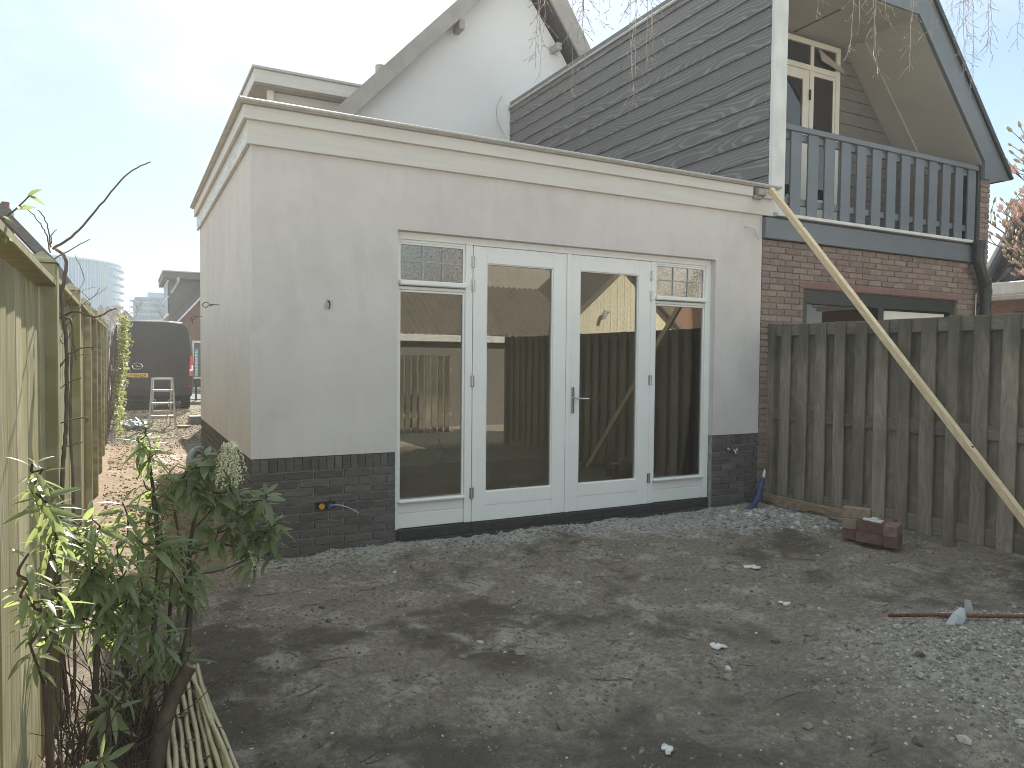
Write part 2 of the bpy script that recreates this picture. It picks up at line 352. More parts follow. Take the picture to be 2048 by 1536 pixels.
M['ink'] = mat('black_print', (.015, .015, .015), (.02, .02, .02), .5)
M['eu_blue'] = mat('plate_blue', (.03, .07, .35), (.03, .06, .3), .4)
M['cyan'] = mat('cyan_print', (.15, .42, .48), (.12, .36, .42), .6)
M['tower_glass'] = mat('blue_tower_glass', (.045, .23, .42), (.06, .28, .47), .25, .5, ns=.2, stretch=(1, 1, 3))
M['tower_slab'] = mat('tower_balcony', (.33, .56, .66), (.28, .48, .58), .6)
M['office'] = mat('pale_blue_office', (.36, .52, .62), (.30, .46, .57), .7)
M['office_glass'] = mat('office_window', (.12, .26, .38), (.15, .30, .42), .3, .5)
M['pale_wall'] = mat('pale_wall', (.55, .54, .52), (.48, .47, .45), .9)
M['far_brick'] = mat('far_brick', (.23, .135, .09), (.17, .10, .075), .9, ns=10, stretch=(1, 1, 3))
M['far_roof'] = mat('far_roof', (.12, .11, .11), (.08, .075, .075), .7, ns=6, stretch=(1, 1, 5))
M['grey_wood'] = mat('grey_dormer', (.13, .13, .12), (.10, .10, .095), .6)
M['far_tree'] = mat('far_branches', (.16, .13, .11), (.12, .10, .09), .9)
M['petal'] = mat('magnolia_petal', (.82, .64, .60), (.76, .50, .50), .6, .2, ns=30, rand=1, var=.12)
M['bud'] = mat('magnolia_bud', (.55, .46, .36), (.40, .32, .24), .7, .2, ns=40)
M['flower'] = mat('cream_bell_flowers', (.72, .70, .54), (.60, .60, .40), .6, .2, ns=60)
M['bamboo'] = None
def bamboo():
    s = NT('pale_cane'); v = s.coords(rand=1)
    sp = s.n('ShaderNodeSeparateXYZ'); s.l(v, sp.inputs[0])
    d = s.ss(s.noise(v, 60, 5, .7), .55, .72); lo = s.ss(sp.outputs[1], -200, 200)
    c = s.mix(s.ss(s.noise(v, 9, 4), .3, .7), (.58, .51, .33), (.46, .40, .24)); c = s.mix(s.math('MULTIPLY', d, .6), c, (.14, .11, .07))
    return s.fin(c, .35, .45)
M['bamboo'] = bamboo()
def leafmat(name, c1, c2, tr, rough=.32):
    s = NT(name); oi = s.n('ShaderNodeObjectInfo').outputs['Random']
    v = s.coords(rand=1)
    c = s.mix(s.ss(s.noise(v, 14, 3), .3, .7), c1, c2)
    h = s.n('ShaderNodeHueSaturation'); s.l(c, h.inputs['Color']); s.l(s.math('MULTIPLY_ADD', oi, .6, .7), h.inputs['Value']); s.l(s.math('MULTIPLY_ADD', s.math('FRACT', s.math('MULTIPLY', oi, 9.1)), .04, .48), h.inputs['Hue'])
    s.fin(h.outputs[0], rough, .5)
    t = s.n('ShaderNodeBsdfTranslucent'); s.setv(t.inputs[0], (*tr, 1)); m = s.n('ShaderNodeMixShader'); m.inputs[0].default_value = .45
    s.l(s.b.outputs[0], m.inputs[1]); s.l(t.outputs[0], m.inputs[2]); s.l(m.outputs[0], s.o.inputs[0])
    return s.m
M['leaf'] = leafmat('rhododendron_leaf', (.155, .195, .11), (.235, .28, .155), (.44, .54, .19))
M['leaf_pieris'] = leafmat('pieris_leaf', (.16, .195, .11), (.225, .27, .15), (.38, .47, .18))
M['leaf_ivy'] = leafmat('ivy_leaf', (.13, .15, .06), (.21, .22, .10), (.36, .38, .14), .4)
M['leaf_dry'] = mat('dry_leaf', (.20, .13, .08), (.12, .08, .05), .85, .2, ns=20)
def glass(name, tint, refl, bump=0, bscale=60, rough=0.0):
    s = NT(name); s.t.nodes.remove(s.b)
    tr = s.n('ShaderNodeBsdfTransparent'); tr.inputs[0].default_value = (*tint, 1)
    gl = s.n('ShaderNodeBsdfGlossy'); gl.inputs['Roughness'].default_value = rough; gl.inputs[0].default_value = (.95, .95, .93, 1)
    fr = s.n('ShaderNodeFresnel'); fr.inputs[0].default_value = 1.5
    fac = s.math('MINIMUM', s.math('MULTIPLY_ADD', fr.outputs[0], 1.25, refl), 1.0)
    m = s.n('ShaderNodeMixShader'); s.l(fac, m.inputs[0]); s.l(tr.outputs[0], m.inputs[1]); s.l(gl.outputs[0], m.inputs[2]); s.l(m.outputs[0], s.o.inputs[0])
    if bump:
        b = s.n('ShaderNodeBump'); s.l(s.noise(s.coords(), bscale, 3, .5, .6), b.inputs['Height']); b.inputs['Strength'].default_value = bump; b.inputs['Distance'].default_value = .004
        s.l(b.outputs[0], gl.inputs['Normal'])
    return s.m
M['glass'] = glass('coated_double_glazing', (.90, .88, .80), .06)
M['glass_old'] = glass('rippled_cathedral_glass', (.6, .58, .5), .18, .35, 45)
M['glass_dark'] = glass('window_glass', (.4, .4, .4), .06)
def ground_mat():
    s = NT('bare_soil'); v = s.coords(); sp = s.n('ShaderNodeSeparateXYZ'); s.l(v, sp.inputs[0]); X, Y = sp.outputs[0], sp.outputs[1]
    big = s.noise(v, .9, 4, .6, .3); mid = s.noise(v, 3.2, 6, .62, .4); fine = s.noise(v, 28, 7, .7); grit = s.noise(v, 130, 3, .6)
    c = s.mix(s.ss(fine, .3, .7), (.170, .141, .112), (.285, .246, .203))
    crust = s.math('MULTIPLY', s.ss(s.math('ADD', mid, s.math('MULTIPLY_ADD', fine, .5, -.25)), .50, .68), .75)
    c = s.mix(crust, c, s.mix(fine, (.35, .31, .26), (.45, .405, .35)))               # drier crust
    c = s.mix(s.math('MULTIPLY', s.ss(s.math('ADD', big, s.math('MULTIPLY_ADD', mid, .4, -.2)), .50, .38), .85), c, (.086, .068, .052))                     # damp dark earth
    near = s.ss(s.math('ADD', Y, s.math('MULTIPLY', X, -.03)), -3.3, -2.2, 1, 0)
    c = s.mix(s.math('MULTIPLY', s.math('MULTIPLY', near, s.ss(big, .62, .42)), .6), c, (.090, .083, .075))
    cr_ = s.noise(v, 75, 5, .75); c = s.mix(s.math('MULTIPLY', s.ss(cr_, .52, .66), .55), c, (.055, .046, .037)); c = s.mix(s.math('MULTIPLY', s.ss(cr_, .42, .30), .35), c, (.44, .395, .335))
    # mortar dust along the foot of the new wall, wider towards the corner with the fence
    lim = s.math('MULTIPLY_ADD', s.ss(X, 2.2, 4.6), -.75, -.42)
    w = s.math('MULTIPLY_ADD', mid, .9, -.45)
    dd = s.math('SUBTRACT', s.math('ADD', Y, w), lim)
    dust = s.math('MULTIPLY', s.ss(dd, -.05, .35), s.ss(fine, .38, .58)); dust = s.math('MULTIPLY', dust, s.math('MULTIPLY', s.ss(Y, .15, .05), s.ss(X, -.5, .3)))
    c = s.mix(s.math('MULTIPLY', dust, .85), c, s.mix(grit, (.38, .365, .335), (.55, .54, .51)))
    # gravelly spoil heap
    dx = s.math('MULTIPLY', s.math('SUBTRACT', X, 2.9), .8); dy = s.math('SUBTRACT', Y, -3.6)
    md = s.math('SQRT', s.math('ADD', s.math('MULTIPLY', dx, dx), s.math('MULTIPLY', dy, dy)))
    mo = s.ss(s.math('ADD', md, s.math('MULTIPLY_ADD', mid, .7, -.35)), .95, .45)
    c = s.mix(s.math('MULTIPLY', mo, .75), c, s.mix(s.ss(fine, .35, .65), (.22, .20, .176), (.43, .40, .36)))
    # orange sand in the passage, gravel on the drive, unseen ground behind made pale to bounce light
    pas = s.math('MULTIPLY', s.ss(s.math('ADD', Y, s.math('MULTIPLY', mid, .8)), -.4, .7), s.ss(X, .25, -.15))
    c = s.mix(pas, c, s.mix(s.ss(fine, .3, .7), (.225, .165, .115), (.335, .255, .18)))
    vo = s.n('ShaderNodeTexVoronoi'); s.l(v, vo.inputs['Vector']); vo.inputs['Scale'].default_value = 26
    hs = s.n('ShaderNodeSeparateColor'); s.l(vo.outputs['Color'], hs.inputs[0])
    gr = s.mix(hs.outputs[0], (.20, .165, .12), (.48, .40, .28)); gr = s.mix(s.ss(vo.outputs['Distance'], .3, .6), gr, (.07, .06, .045))
    c = s.mix(s.ss(s.math('ADD', Y, s.math('MULTIPLY', mid, 2.0)), 8.6, 9.6), c, gr)
    c = s.mix(s.ss(Y, -5.4, -6.6), c, s.mix(fine, (.46, .41, .33), (.56, .50, .42)))
    p = s.bump(s.math('ADD', s.math('ADD', fine, s.math('MULTIPLY', grit, .3)), s.math('MULTIPLY', cr_, .6)), .9, .022)
    s.bump(vo.outputs['Distance'], .25, .01, p)
    wet = s.ss(big, .44, .30, .92, .62)
    return s.fin(c, wet, .25)
M['ground'] = ground_mat()
def island(name, c1, c2, rough=.85, spec=.25):
    s = NT(name); g = s.n('ShaderNodeNewGeometry').outputs['Random Per Island']
    c = s.mix(s.math('POWER', g, 1.5), c1, c2); c = s.mix(s.math('MULTIPLY', s.noise(s.coords(), 90, 3), .35), c, (.10, .09, .08))
    return s.fin(c, rough, spec)
M['rubble'] = island('mortar_rubble', (.30, .29, .27), (.62, .61, .58))
M['gravel'] = island('grey_gravel', (.18, .165, .145), (.48, .455, .415))
M['clods'] = island('soil_clods', (.12, .105, .09), (.25, .225, .195))
M['pebbles'] = island('pale_pebbles', (.22, .20, .17), (.66, .64, .60))
M['drive_gravel'] = island('drive_gravel', (.25, .20, .14), (.62, .52, .36))
M['ivy_stem'] = M['vine']

# ------------------------------------------------------------------ ground
def fbm(x, y, oct=5, s=1.0, seed=0):
    g = np.random.default_rng(seed); out = np.zeros_like(x); amp = 1; tot = 0
    for o in range(oct):
        T = g.random((64, 64)); fx = x*s*2**o; fy = y*s*2**o
        ix = np.floor(fx).astype(int); iy = np.floor(fy).astype(int); tx = fx-ix; ty = fy-iy
        tx = tx*tx*(3-2*tx); ty = ty*ty*(3-2*ty)
        a = T[ix % 64, iy % 64]; b = T[(ix+1) % 64, iy % 64]; c = T[ix % 64, (iy+1) % 64]; d = T[(ix+1) % 64, (iy+1) % 64]
        out += amp*((a*(1-tx)+b*tx)*(1-ty)+(c*(1-tx)+d*tx)*ty-.5); tot += amp; amp *= .55
    return out/tot
def hgt(x, y):
    x = np.asarray(x, float); y = np.asarray(y, float)
    near = np.clip((14-np.hypot(x-2, y+2))/10, 0, 1)
    h = near*(fbm(x, y, 4, .7, 1)*.07+fbm(x, y, 5, 3.5, 2)*.035+fbm(x, y, 3, 14, 3)*.022+fbm(x*.5+y*.9, y*1.6-x*.4, 3, 5, 6)*.02)
    d = np.hypot((x-2.95)*.75, (y+3.62))
    h = h+.24*np.exp(-(d/.62)**2)*(1+.5*fbm(x, y, 4, 4, 4))                     # spoil heap
    for cx_, cy_, r0_ in ((2.3, -4.95, 3.30), (2.3, -4.95, 3.05), (3.7, -.1, 2.05), (3.7, -.1, 1.82), (.2, -6.2, 4.1)):   # wheel tracks
        q = np.hypot(x-cx_, y-cy_)-r0_+.05*fbm(x, y, 2, 1.3, 15); h = h-near*(.020*np.exp(-(q/.035)**2)-.012*np.exp(-((np.abs(q)-.075)/.03)**2))*(fbm(x, y, 2, .9, 16) > -.08)
    wall = np.exp(-np.clip(-y, 0, 9)/.35)*(y < .2)*(x > -.2)*(x < 5.2)
    h = h+wall*(.03+.05*fbm(x, y, 4, 3, 5))
    h = h+.05*np.exp(-(np.hypot(x-4.6, y+.55)/.45)**2)
    fl = np.clip((y-.1)/.4, 0, 1)*(x > .02)*(x < 9)*(y < 12)                       # flat under the buildings
    h = h*(1-fl)
    h = np.where((y > -.02) & (x > .05) & (x < 9), np.minimum(h, .0), h)
    return h-.0
def hz(x, y): return float(hgt(np.array([x]), np.array([y]))[0])
def axis(parts):
    out = []
    for a, b, st in parts: out += list(np.arange(a, b-1e-6, st))
    return np.array(out+[parts[-1][1]])
def grow(a, sgn, st, lim):
    out = []; x = a
    while abs(x) < lim: st *= 1.35; x += sgn*st; out.append(x)
    return out
xs = axis([(-2.2, 5.4, .025)]); xs = np.array(sorted(grow(-2.2, -1, .06, 1500)+list(xs)+grow(5.4, 1, .06, 1500)))
ys = axis([(-5.6, -4.2, .06), (-4.2, .2, .022), (.2, 6, .06), (6, 18, .15)]); ys = np.array(sorted(grow(-5.6, -1, .1, 1500)+list(ys)+grow(18, 1, .2, 2500)))
GX, GY = np.meshgrid(xs, ys, indexing='ij'); GZ = hgt(GX, GY)
nx, ny = GX.shape; I = np.arange(nx*ny).reshape(nx, ny)
GF = np.stack([I[:-1, :-1], I[1:, :-1], I[1:, 1:], I[:-1, 1:]], -1).reshape(-1, 4)
g = link(bpy.data.objects.new('ground', ngon_mesh(np.stack([GX, GY, GZ], -1).reshape(-1, 3), GF, 'ground', M['ground'], True)))
tag(g, 'bare dark soil of the garden with a sandy passage and gravel drive', 'ground', None, 'structure')
tag(box('road', (-300, 21.2, -.05), (300, 27.5, .03), M['asphalt']), 'grey asphalt road beyond the drive', 'road', None, 'structure')
tag(box('pavement', (-300, 27.5, -.05), (300, 29.6, .12), M['paving'], c=.02), 'grey pavement beyond the road', 'pavement', None, 'structure')

# ------------------------------------------------------------------ the new extension
ext = thing('garden_extension', 'flat roofed extension with grey stucco walls, dark brick plinth and white garden doors', 'building', (2.5, 2, 0))
ZP, ZB, WX = .743, 2.965, 4.945
w = MB()
w.box((0, 0, ZP), (1.08, .1, ZB)); w.box((4.33, 0, ZP), (WX, .1, ZB)); w.box((1.08, 0, 2.465), (4.33, .1, ZB)); w.box((0, .1, ZP), (.1, 3.9, ZB))
w.box((.1, 3.8, 0), (1.2, 3.9, 3.1)); w.box((1.2, 3.9, 0), (1.3, 5.83, 3.1))
w.build('stucco_wall', M['stucco'], ext)
# corner beads
MB().tube([(.003, .003, ZP), (.003, .003, ZB)], .004, 6).build('corner_bead', M['white_worn'], ext)
pl = MB().prism([(.014, .016, -.25), (1.072, .016, -.25), (1.072, .12, -.25), (.1, .12, -.25), (.1, 3.9, -.25), (.014, 3.9, -.25)], (0, 0, ZP+.246)).build('plinth', M['dark_mortar'], ext, fix=True)
plr = MB().box((4.338, .016, -.25), (WX-.006, .12, ZP-.004)).build('plinth', M['dark_mortar'], ext)
def brickmesh(n, L, H, D, ch, mt, seed, axis='x'):
    g = random.Random(seed); out = []
    for i in range(n):
        b = MB(); a = (-L/2, -D/2, -H/2)
        b.box(a, (L/2, D/2, H/2), ch)
        b.v = [(v[0]+g.uniform(-1, 1)*.0022, v[1]+g.uniform(-1, 1)*.0018, v[2]+g.uniform(-1, 1)*.0020) for v in b.v]
        out.append(b.mesh('brick', mt))
    return out
BR = brickmesh(6, .212, .052, .03, .004, M['dark_brick'], 3); BH = brickmesh(4, .1, .052, .03, .004, M['dark_brick'], 4); BS = brickmesh(4, .055, .098, .03, .003, M['dark_brick'], 5)
nb = [0]
side_rest = MB()
def brick_run(u0, u1, place, nco=12):
    """courses of running bond between u0 and u1; place(u, z, kind)"""
    n = int(round((u1-u0)/.0605))
    for i in range(n): place(u0+(i+.5)*(u1-u0)/n, ZP-.054, 's', 1)
    for c in range(nco):
        z = ZP-.105-.0625*(c+.5)-.004
        u = u0
        first = .1 if c % 2 else .212
        k = 0
        while u < u1-.02:
            L = first if k == 0 else .212
            L = min(L, u1-u)
            if L > .03: place(u+L/2, z, 'f', L/.212)
            u += L+.0105; k += 1
def pf(u, z, kind, s):
    me = random.choice(BS if kind == 's' else BR)
    o = inst('brick', me, plr if u > 3 else pl, (u, .016+random.uniform(-.0015, .0015), z), (random.uniform(-.01, .01), random.uniform(-.006, .006), random.uniform(-.008, .008)))
    if kind == 'f': o.scale = (s, 1, 1)
    nb[0] += 1
brick_run(.003, 1.070, pf); brick_run(4.342, WX-.004, pf)
def ps(u, z, kind, s):
    if nb[0] < 296 and u < 2.6:
        me = random.choice(BS if kind == 's' else BR)
        o = inst('brick', me, pl, (.016, u, z), (random.uniform(-.008, .008), random.uniform(-.006, .006), math.pi/2+random.uniform(-.008, .008)))
        if kind == 'f': o.scale = (s, 1, 1)
        nb[0] += 1
    else:
        L = .027 if kind == 's' else s*.106; H = .049 if kind == 's' else .026
        side_rest.box((.002, u-L, z-H), (.03, u+L, z+H), .003)
brick_run(.034, 3.896, ps)
tag(side_rest.build('brick_courses', M['dark_brick'], pl), None, None, None, 'stuff')
# fascia boards, zinc edge, flat roof
fb = MB(); fb.box((-.026, -.026, 2.955), (5.075, .0-.001, 3.135), .003); fb.build('fascia_board', M['fascia'], ext)
fb = MB(); fb.box((-.026, -.0, 2.955), (-.001, 4.02, 3.135), .003); fb.build('fascia_board', M['fascia_side'], ext)
MB().box((-.053, -.053, 3.12), (4.76, -.027, 3.215), .003).build('upper_fascia_board', M['fascia'], ext)
MB().box((4.905, -.053, 3.12), (5.05, -.027, 3.215), .003).build('upper_fascia_board', M['fascia'], ext)
MB().box((-.053, -.0269, 3.12), (-.027, 4.05, 3.215), .003).build('upper_fascia_board', M['fascia'], ext)
MB().box((4.80, -.085, 3.135), (4.905, -.027, 3.20), .004).box((4.77, -.06, 3.10), (4.87, -.028, 3.135), .003).build('support_block', M['verge'], ext)
MB().box((-.08, -.08, 3.217), (5.11, -.03, 3.247), .006).tube([(-.08, -.08, 3.240), (5.12, -.08, 3.240)], .014, 8).build('roof_trim', M['zinc'], ext)
MB().box((-.08, -.03, 3.217), (-.03, 4.08, 3.247), .006).tube([(-.08, -.08, 3.240), (-.08, 4.09, 3.240)], .014, 8).build('roof_trim', M['zinc'], ext)
MB().box((.0, .0, 3.1), (5.03, 4.0, 3.215)).box((1.0, 4.0, 3.1), (5.03, 5.83, 3.212)).build('flat_roof', M['roof_felt'], ext)
sc_ = MB()
for x in (.12, .95, 1.9, 2.75, 3.6, 4.35):
    sc_.tube([(x, -.0525, 3.172), (x, -.0555, 3.172)], .004, 8)
for x in (.1, 4.9): sc_.tube([(x, -.0255, 3.03), (x, -.0285, 3.03)], .004, 8)
sc_.build('screw_heads', M['zinc'], ext)
# room behind the glass
rm = MB(); rm.box((.1, 3.7, .0), (4.94, 3.79, 2.95)); rm.box((4.86, .12, 0), (4.94, 3.7, 2.95)); rm.box((.1, .12, 2.88), (4.86, 3.7, 2.95)); rm.box((.101, .121, -.1), (4.86, 3.7, .05)); rm.box((.1, .12, .05), (.16, 3.7, 2.88))
rm.box((.16, .12, .05), (1.0, .17, 2.88)); rm.box((4.4, .12, .05), (4.86, .17, 2.88)); rm.box((1.0, .12, 2.5), (4.4, .17, 2.88))
rm.build('room', M['house_inside'], ext)
# window and door frame
YF = .06
fr = MB()
def fbx(x0, x1, z0, z1, y0=YF, y1=.118, c=.003): fr.box((x0, y0, z0), (x1, y1, z1), c)
fbx(1.08, 1.112, .03, 2.405); fbx(4.262, 4.33, .12, 2.405); fbx(1.081, 4.329, 2.405, 2.464)
fbx(1.683, 1.747, .118, 2.404); fbx(3.590, 3.645, .118, 2.404)
fr = fr.build('door_frame', M['white'], ext)
MB().box((1.09, .022, -.12), (4.33, .13, .030), .004).box((1.747, .035, .0301), (3.59, .13, .112), .004).box((1.112, .045, .0301), (1.683, .12, .112), .004).box((3.645, .045, .0301), (4.262, .12, .112), .004).build('sill', M['black_wood'], ext)
for x0, x1 in ((1.081, 1.112), (1.682, 1.7468), (3.5902, 3.6448), (4.262, 4.329)):
    MB().box((x0, YF-.014, .0302), (x1, .1, .117), .004).build('sill_block', M['black_wood'], ext)
def sidelight(x0, x1):
    s = MB()
    # beads round lower and upper panes, transom, sill, panel
    for z0, z1 in ((.352, 2.012), (2.088, 2.385)):
        b = .018
        s.box((x0, .072, z0), (x0+b, .1, z1), .003); s.box((x1-b, .072, z0), (x1, .1, z1), .003)
        s.box((x0+b, .072, z1-b), (x1-b, .1, z1), .003)
    s.box((x0, .07, 2.3855), (x1, .1, 2.4045), .002)
    s.box((x0-.001, .066, 2.013), (x1+.001, .112, 2.040), .004)
    s.box((x0, .076, .1185), (x1, .11, .232), .003); s.box((x0, .076, .240), (x1, .11, .322), .003); s.box((x0, .084, .232), (x1, .11, .240))
    b = s.build('glazing_bead', M['white'], fr)
    t = MB(); t.box((x0-.004, .028, 2.046), (x1+.002, .11, 2.087), .008); t.build('transom_sill', M['white'], fr)
    t = MB(); t.box((x0-.004, .032, .324), (x1+.002, .11, .351), .008); t.build('pane_sill', M['white'], fr)
    box('glass_pane', (x0+.01, .088, .35), (x1-.01, .092, 2.0), M['glass'], fr)
    box('upper_pane', (x0+.01, .086, 2.087), (x1-.01, .090, 2.372), M['glass_old'], fr)
    o = MB(); d = .045
    o.box((x0+.012, .1, 2.088), (x0+.012+d, .118, 2.37)); o.box((x1-.012-d, .1, 2.088), (x1-.012, .118, 2.37)); o.box((x0+.012+d, .1, 2.34), (x1-.012-d, .118, 2.37)); o.box((x0+.012+d, .1, 2.088), (x1-.012-d, .118, 2.118))
    o.build('inner_frame', M['brown_frame'], fr)
    g_ = MB(); w_ = x1-x0
    for t_ in (.36, .66): g_.box((x0+w_*t_-.005, .080, 2.089), (x0+w_*t_+.005, .0858, 2.384))
    g_.box((x0+.019, .0803, 2.235), (x1-.019, .0857, 2.245)); g_.build('glazing_bar', M['grey_plastic'], fr)
sidelight(1.113, 1.682); sidelight(3.646, 4.261)
def doorleaf(x0, x1, gx0, gx1):
    d = MB(); z0, z1, g0, g1, y0, y1 = .1185, 2.400, .358, 2.268, .056, .11
    d.box((x0, y0, z0), (gx0, y1, z1), .003); d.box((gx1, y0, z0), (x1, y1, z1), .003); d.box((gx0, y0+.0005, g1), (gx1, y1, z1-.0005))
    d.box((gx0, y0+.0005, .252), (gx1, y1, g0)); d.box((gx0, y0+.0005, z0+.0005), (gx1, y1, .240)); d.box((gx0, y0+.010, .240), (gx1, y1, .252))
    b = .010
    d.box((gx0, y0+.012, g0), (gx0+b, y1, g1)); d.box((gx1-b, y0+.012, g0), (gx1, y1, g1)); d.box((gx0+b, y0+.012, g0), (gx1-b, y1, g0+b)); d.box((gx0+b, y0+.012, g1-b), (gx1-b, y1, g1))
    d = d.build('garden_door', M['white'], ext)
    box('glass_pane', (gx0+b*.5, .083, g0+b*.5), (gx1-b*.5, .087, g1-b*.5), M['glass'], d)
    return d
d1 = doorleaf(1.752, 2.655, 1.875, 2.519); d2 = doorleaf(2.69, 3.586, 2.797, 3.445)
MB().box((2.652, .040, .119), (2.694, .0559, 2.401), .004).build('meeting_strip', M['white'], d2)
for x, d in ((1.749, d1), (3.588, d2)):
    for z in (2.27, 2.08, 1.29, .36):
        h = MB()
        for k in range(5): h.tube([(x, .048, z-.045+k*.018), (x, .048, z-.045+k*.018+.0165)], .008, 8)
        h.box((x-.018, .0535, z-.045), (x+.018, .0555, z+.045)); h.build('hinge', M['chrome'], d)
MB().box((2.716, .043, 1.0), (2.742, .0555, 1.232), .004).tube([(2.729, .043, 1.035), (2.729, .038, 1.035)], .010, 10).build('lock_plate', M['chrome'], d2)
hd = MB(); hd.tube(spline([(2.729, .043, 1.135), (2.729, .0, 1.135), (2.742, -.012, 1.134), (2.80, -.013, 1.13), (2.862, -.012, 1.128)], 5), .009, 8); hd.build('handle', M['chrome'], d2, True)
# little fittings on the walls
def cable(name, label, pts, r, m, cat='cable', k=6, grp=None):
    b = MB(); p = spline(pts, 6); b.tube(p, r, k); o = b.build(name, m, None, True, at=pts[0]); return tag(o, label, cat, grp)
cable('wire_loop', 'dark looped wire end sticking out of the stucco side wall, nearer the corner', [(0, 1.93, 1.955), (-.05, 1.95, 1.955), (-.075, 1.99, 1.95), (-.10, 2.06, 1.985), (-.13, 2.12, 1.965), (-.11, 2.08, 1.935), (-.075, 2.0, 1.955), (-.05, 1.955, 1.96)], .004, M['vine'])
cable('wire_loop', 'pair of bent wire ends sticking out of the far end of the stucco side wall', [(0, 3.6, 1.92), (-.05, 3.62, 1.925), (-.10, 3.7, 1.92), (-.12, 3.74, 1.88), (-.06, 3.66, 1.915), (-.09, 3.72, 1.89), (-.1, 3.76, 1.85)], .004, M['vine'])
cable('pale_cable', 'pale cable curving out of the stucco near the right end under the fascia', [(4.70, .0, 2.815), (4.705, -.03, 2.818), (4.77, -.04, 2.805), (4.84, -.03, 2.765), (4.885, -.012, 2.715)], .006, M['white_plastic'])
st = thing('cable_stub', 'torn cable stub taped in a broken hole in the front stucco', 'cable', (.548, 0, 1.87))
rs = MB()
for k in range(14):
    a = random.uniform(0, 6.28); q = random.uniform(.004, .028)
    m4 = Matrix.Translation((.548+q*math.cos(a), -.004, 1.868+q*1.5*math.sin(a))) @ Matrix.Rotation(random.uniform(0, 6), 4, 'Y') @ Matrix.Rotation(random.uniform(-.8, .8), 4, 'X')
    rs.box((-.008, -.003, -.006), (.008, .003, .006), 0, m4)
rs.build('torn_tape', M['plaster'], st); MB().tube(spline([(.545, .004, 1.89), (.548, -.02, 1.88), (.552, -.022, 1.86), (.548, -.012, 1.83)], 4), .004, 6).build('wire', M['ink'], st)
so_ = thing('conduit_outlet', 'orange and blue conduit ends in a hole in the dark brick plinth', 'conduit', (.516, .004, .367))
MB().tube([(.50, .02, .368), (.497, -.018, .368)], .021, 12).build('orange_end', M['orange'], so_); MB().tube([(.555, .02, .366), (.56, -.014, .364)], .021, 12).build('blue_end', M['blue_plastic'], so_)
MB().box((.455, -.006, .345), (.60, .004, .40)).build('hole_surround', M['rubber'], so_)
MB().tube(spline([(.56, -.01, .37), (.62, -.05, .375), (.70, -.07, .345), (.76, -.07, .305)], 5), .0028, 5).build('pull_wire', M['white_plastic'], so_)
tp = thing('garden_tap', 'small chrome garden tap on the dark brick right of the doors', 'tap', (4.55, 0, .59))
MB().tube([(4.545, .004, .595), (4.545, -.012, .595)], .034, 16).build('wall_plate', M['chrome'], tp, False)
MB().tube(spline([(4.545, -.01, .595), (4.547, -.06, .595), (4.55, -.085, .585), (4.553, -.09, .55)], 5), .011, 8).build('spout', M['chrome'], tp, True)
MB().tube([(4.548, -.055, .595), (4.60, -.06, .583)], .008, 8).tube([(4.60, -.085, .59), (4.60, -.04, .575)], .011, 8).tube([(4.60, -.06, .615), (4.60, -.06, .555)], .008, 8).build('valve_handle', M['chrome'], tp)
b = MB(); b.tube(spline([(0, 3.55, .40), (-.07, 3.52, .41), (-.13, 3.45, .37), (-.155, 3.40, .27), (-.155, 3.40, .0)], 6), .045, 12)
tag(b.build('drain_elbow', M['grey_plastic'], None, True, at=(-.155, 3.4, 0)), 'grey pipe elbow leaving the brick plinth of the side wall', 'pipe')
bp = thing('blue_conduit', 'dark blue pipe with pale tip rising from the ground at the right plinth corner', 'pipe', (4.55, -.12, .0))
pts = spline([(4.60, -.22, .02), (4.70, -.20, .06), (4.80, -.16, .14), (4.87, -.13, .24), (4.91, -.12, .30)], 6)
MB().tube(pts, taper(len(pts), .034, .019), 10).build('sleeve', M['blue_plastic'], bp, True)
MB().tube([(4.908, -.12, .295), (4.93, -.115, .375)], .015, 10).build('pipe_tip', M['white_plastic'], bp); MB().tube([(4.93, -.115, .372), (4.933, -.114, .388)], .018, 10).build('end_cap', M['chrome'], bp)

# ------------------------------------------------------------------ white gabled house behind, with flat dormer
YG = 5.85
wh = thing('white_house', 'white rendered house whose gable rises behind the extension', 'house', (4, 9, 0))
pz = [(1.2, 0), (7.2, 0), (7.2, 5.2), (6.15, 6.85), (5.11, 8.15), (2.388, 5.28), (1.2, 4.03)]
MB().prism([(x, YG, z) for x, z in pz], (0, 8, 0)).build('gable_wall', M['render_white'], wh, fix=True)
def vboard(p, q, th, y0, y1, m, name):
    """a board along the slope p-q in X,Z with vertical thickness th"""
    MB().prism([(p[0], y0, p[1]), (q[0], y0, q[1]), (q[0], y0, q[1]+th), (p[0], y0, p[1]+th)], (0, y1-y0, 0)).build(name, m, wh, fix=True)
vboard((1.05, 3.84), (5.26, 8.24), .335, YG-.30, YG-.26, M['verge'], 'verge_board')
vboard((1.05, 3.90), (5.27, 8.33), .22, YG-.26, YG+8, M['far_roof'], 'roof_slope')
vboard((1.2, 4.02), (5.2, 8.22), .03, YG-.255, YG-.002, M['soffit'], 'verge_soffit')
MB().prism([(5.262, YG-.30, 8.22), (6.9, YG-.30, 6.0), (7.12, YG-.30, 6.1), (5.42, YG-.30, 8.62)], (0, .04, 0)).build('verge_board', M['verge'], wh, fix=True)
MB().prism([(5.27, YG-.26, 8.30), (6.95, YG-.26, 6.02), (7.12, YG-.26, 6.1), (5.42, YG-.26, 8.58)], (0, 8.2, 0)).build('roof_slope', M['far_roof'], wh, fix=True)
MB().box((4.02, YG-.26, 6.80), (4.12, YG, 6.95), .01).build('verge_bracket', M['verge'], wh)
MB().box((5.86, YG-.26, 6.85), (5.96, YG, 6.97), .01).build('verge_bracket', M['verge'], wh)
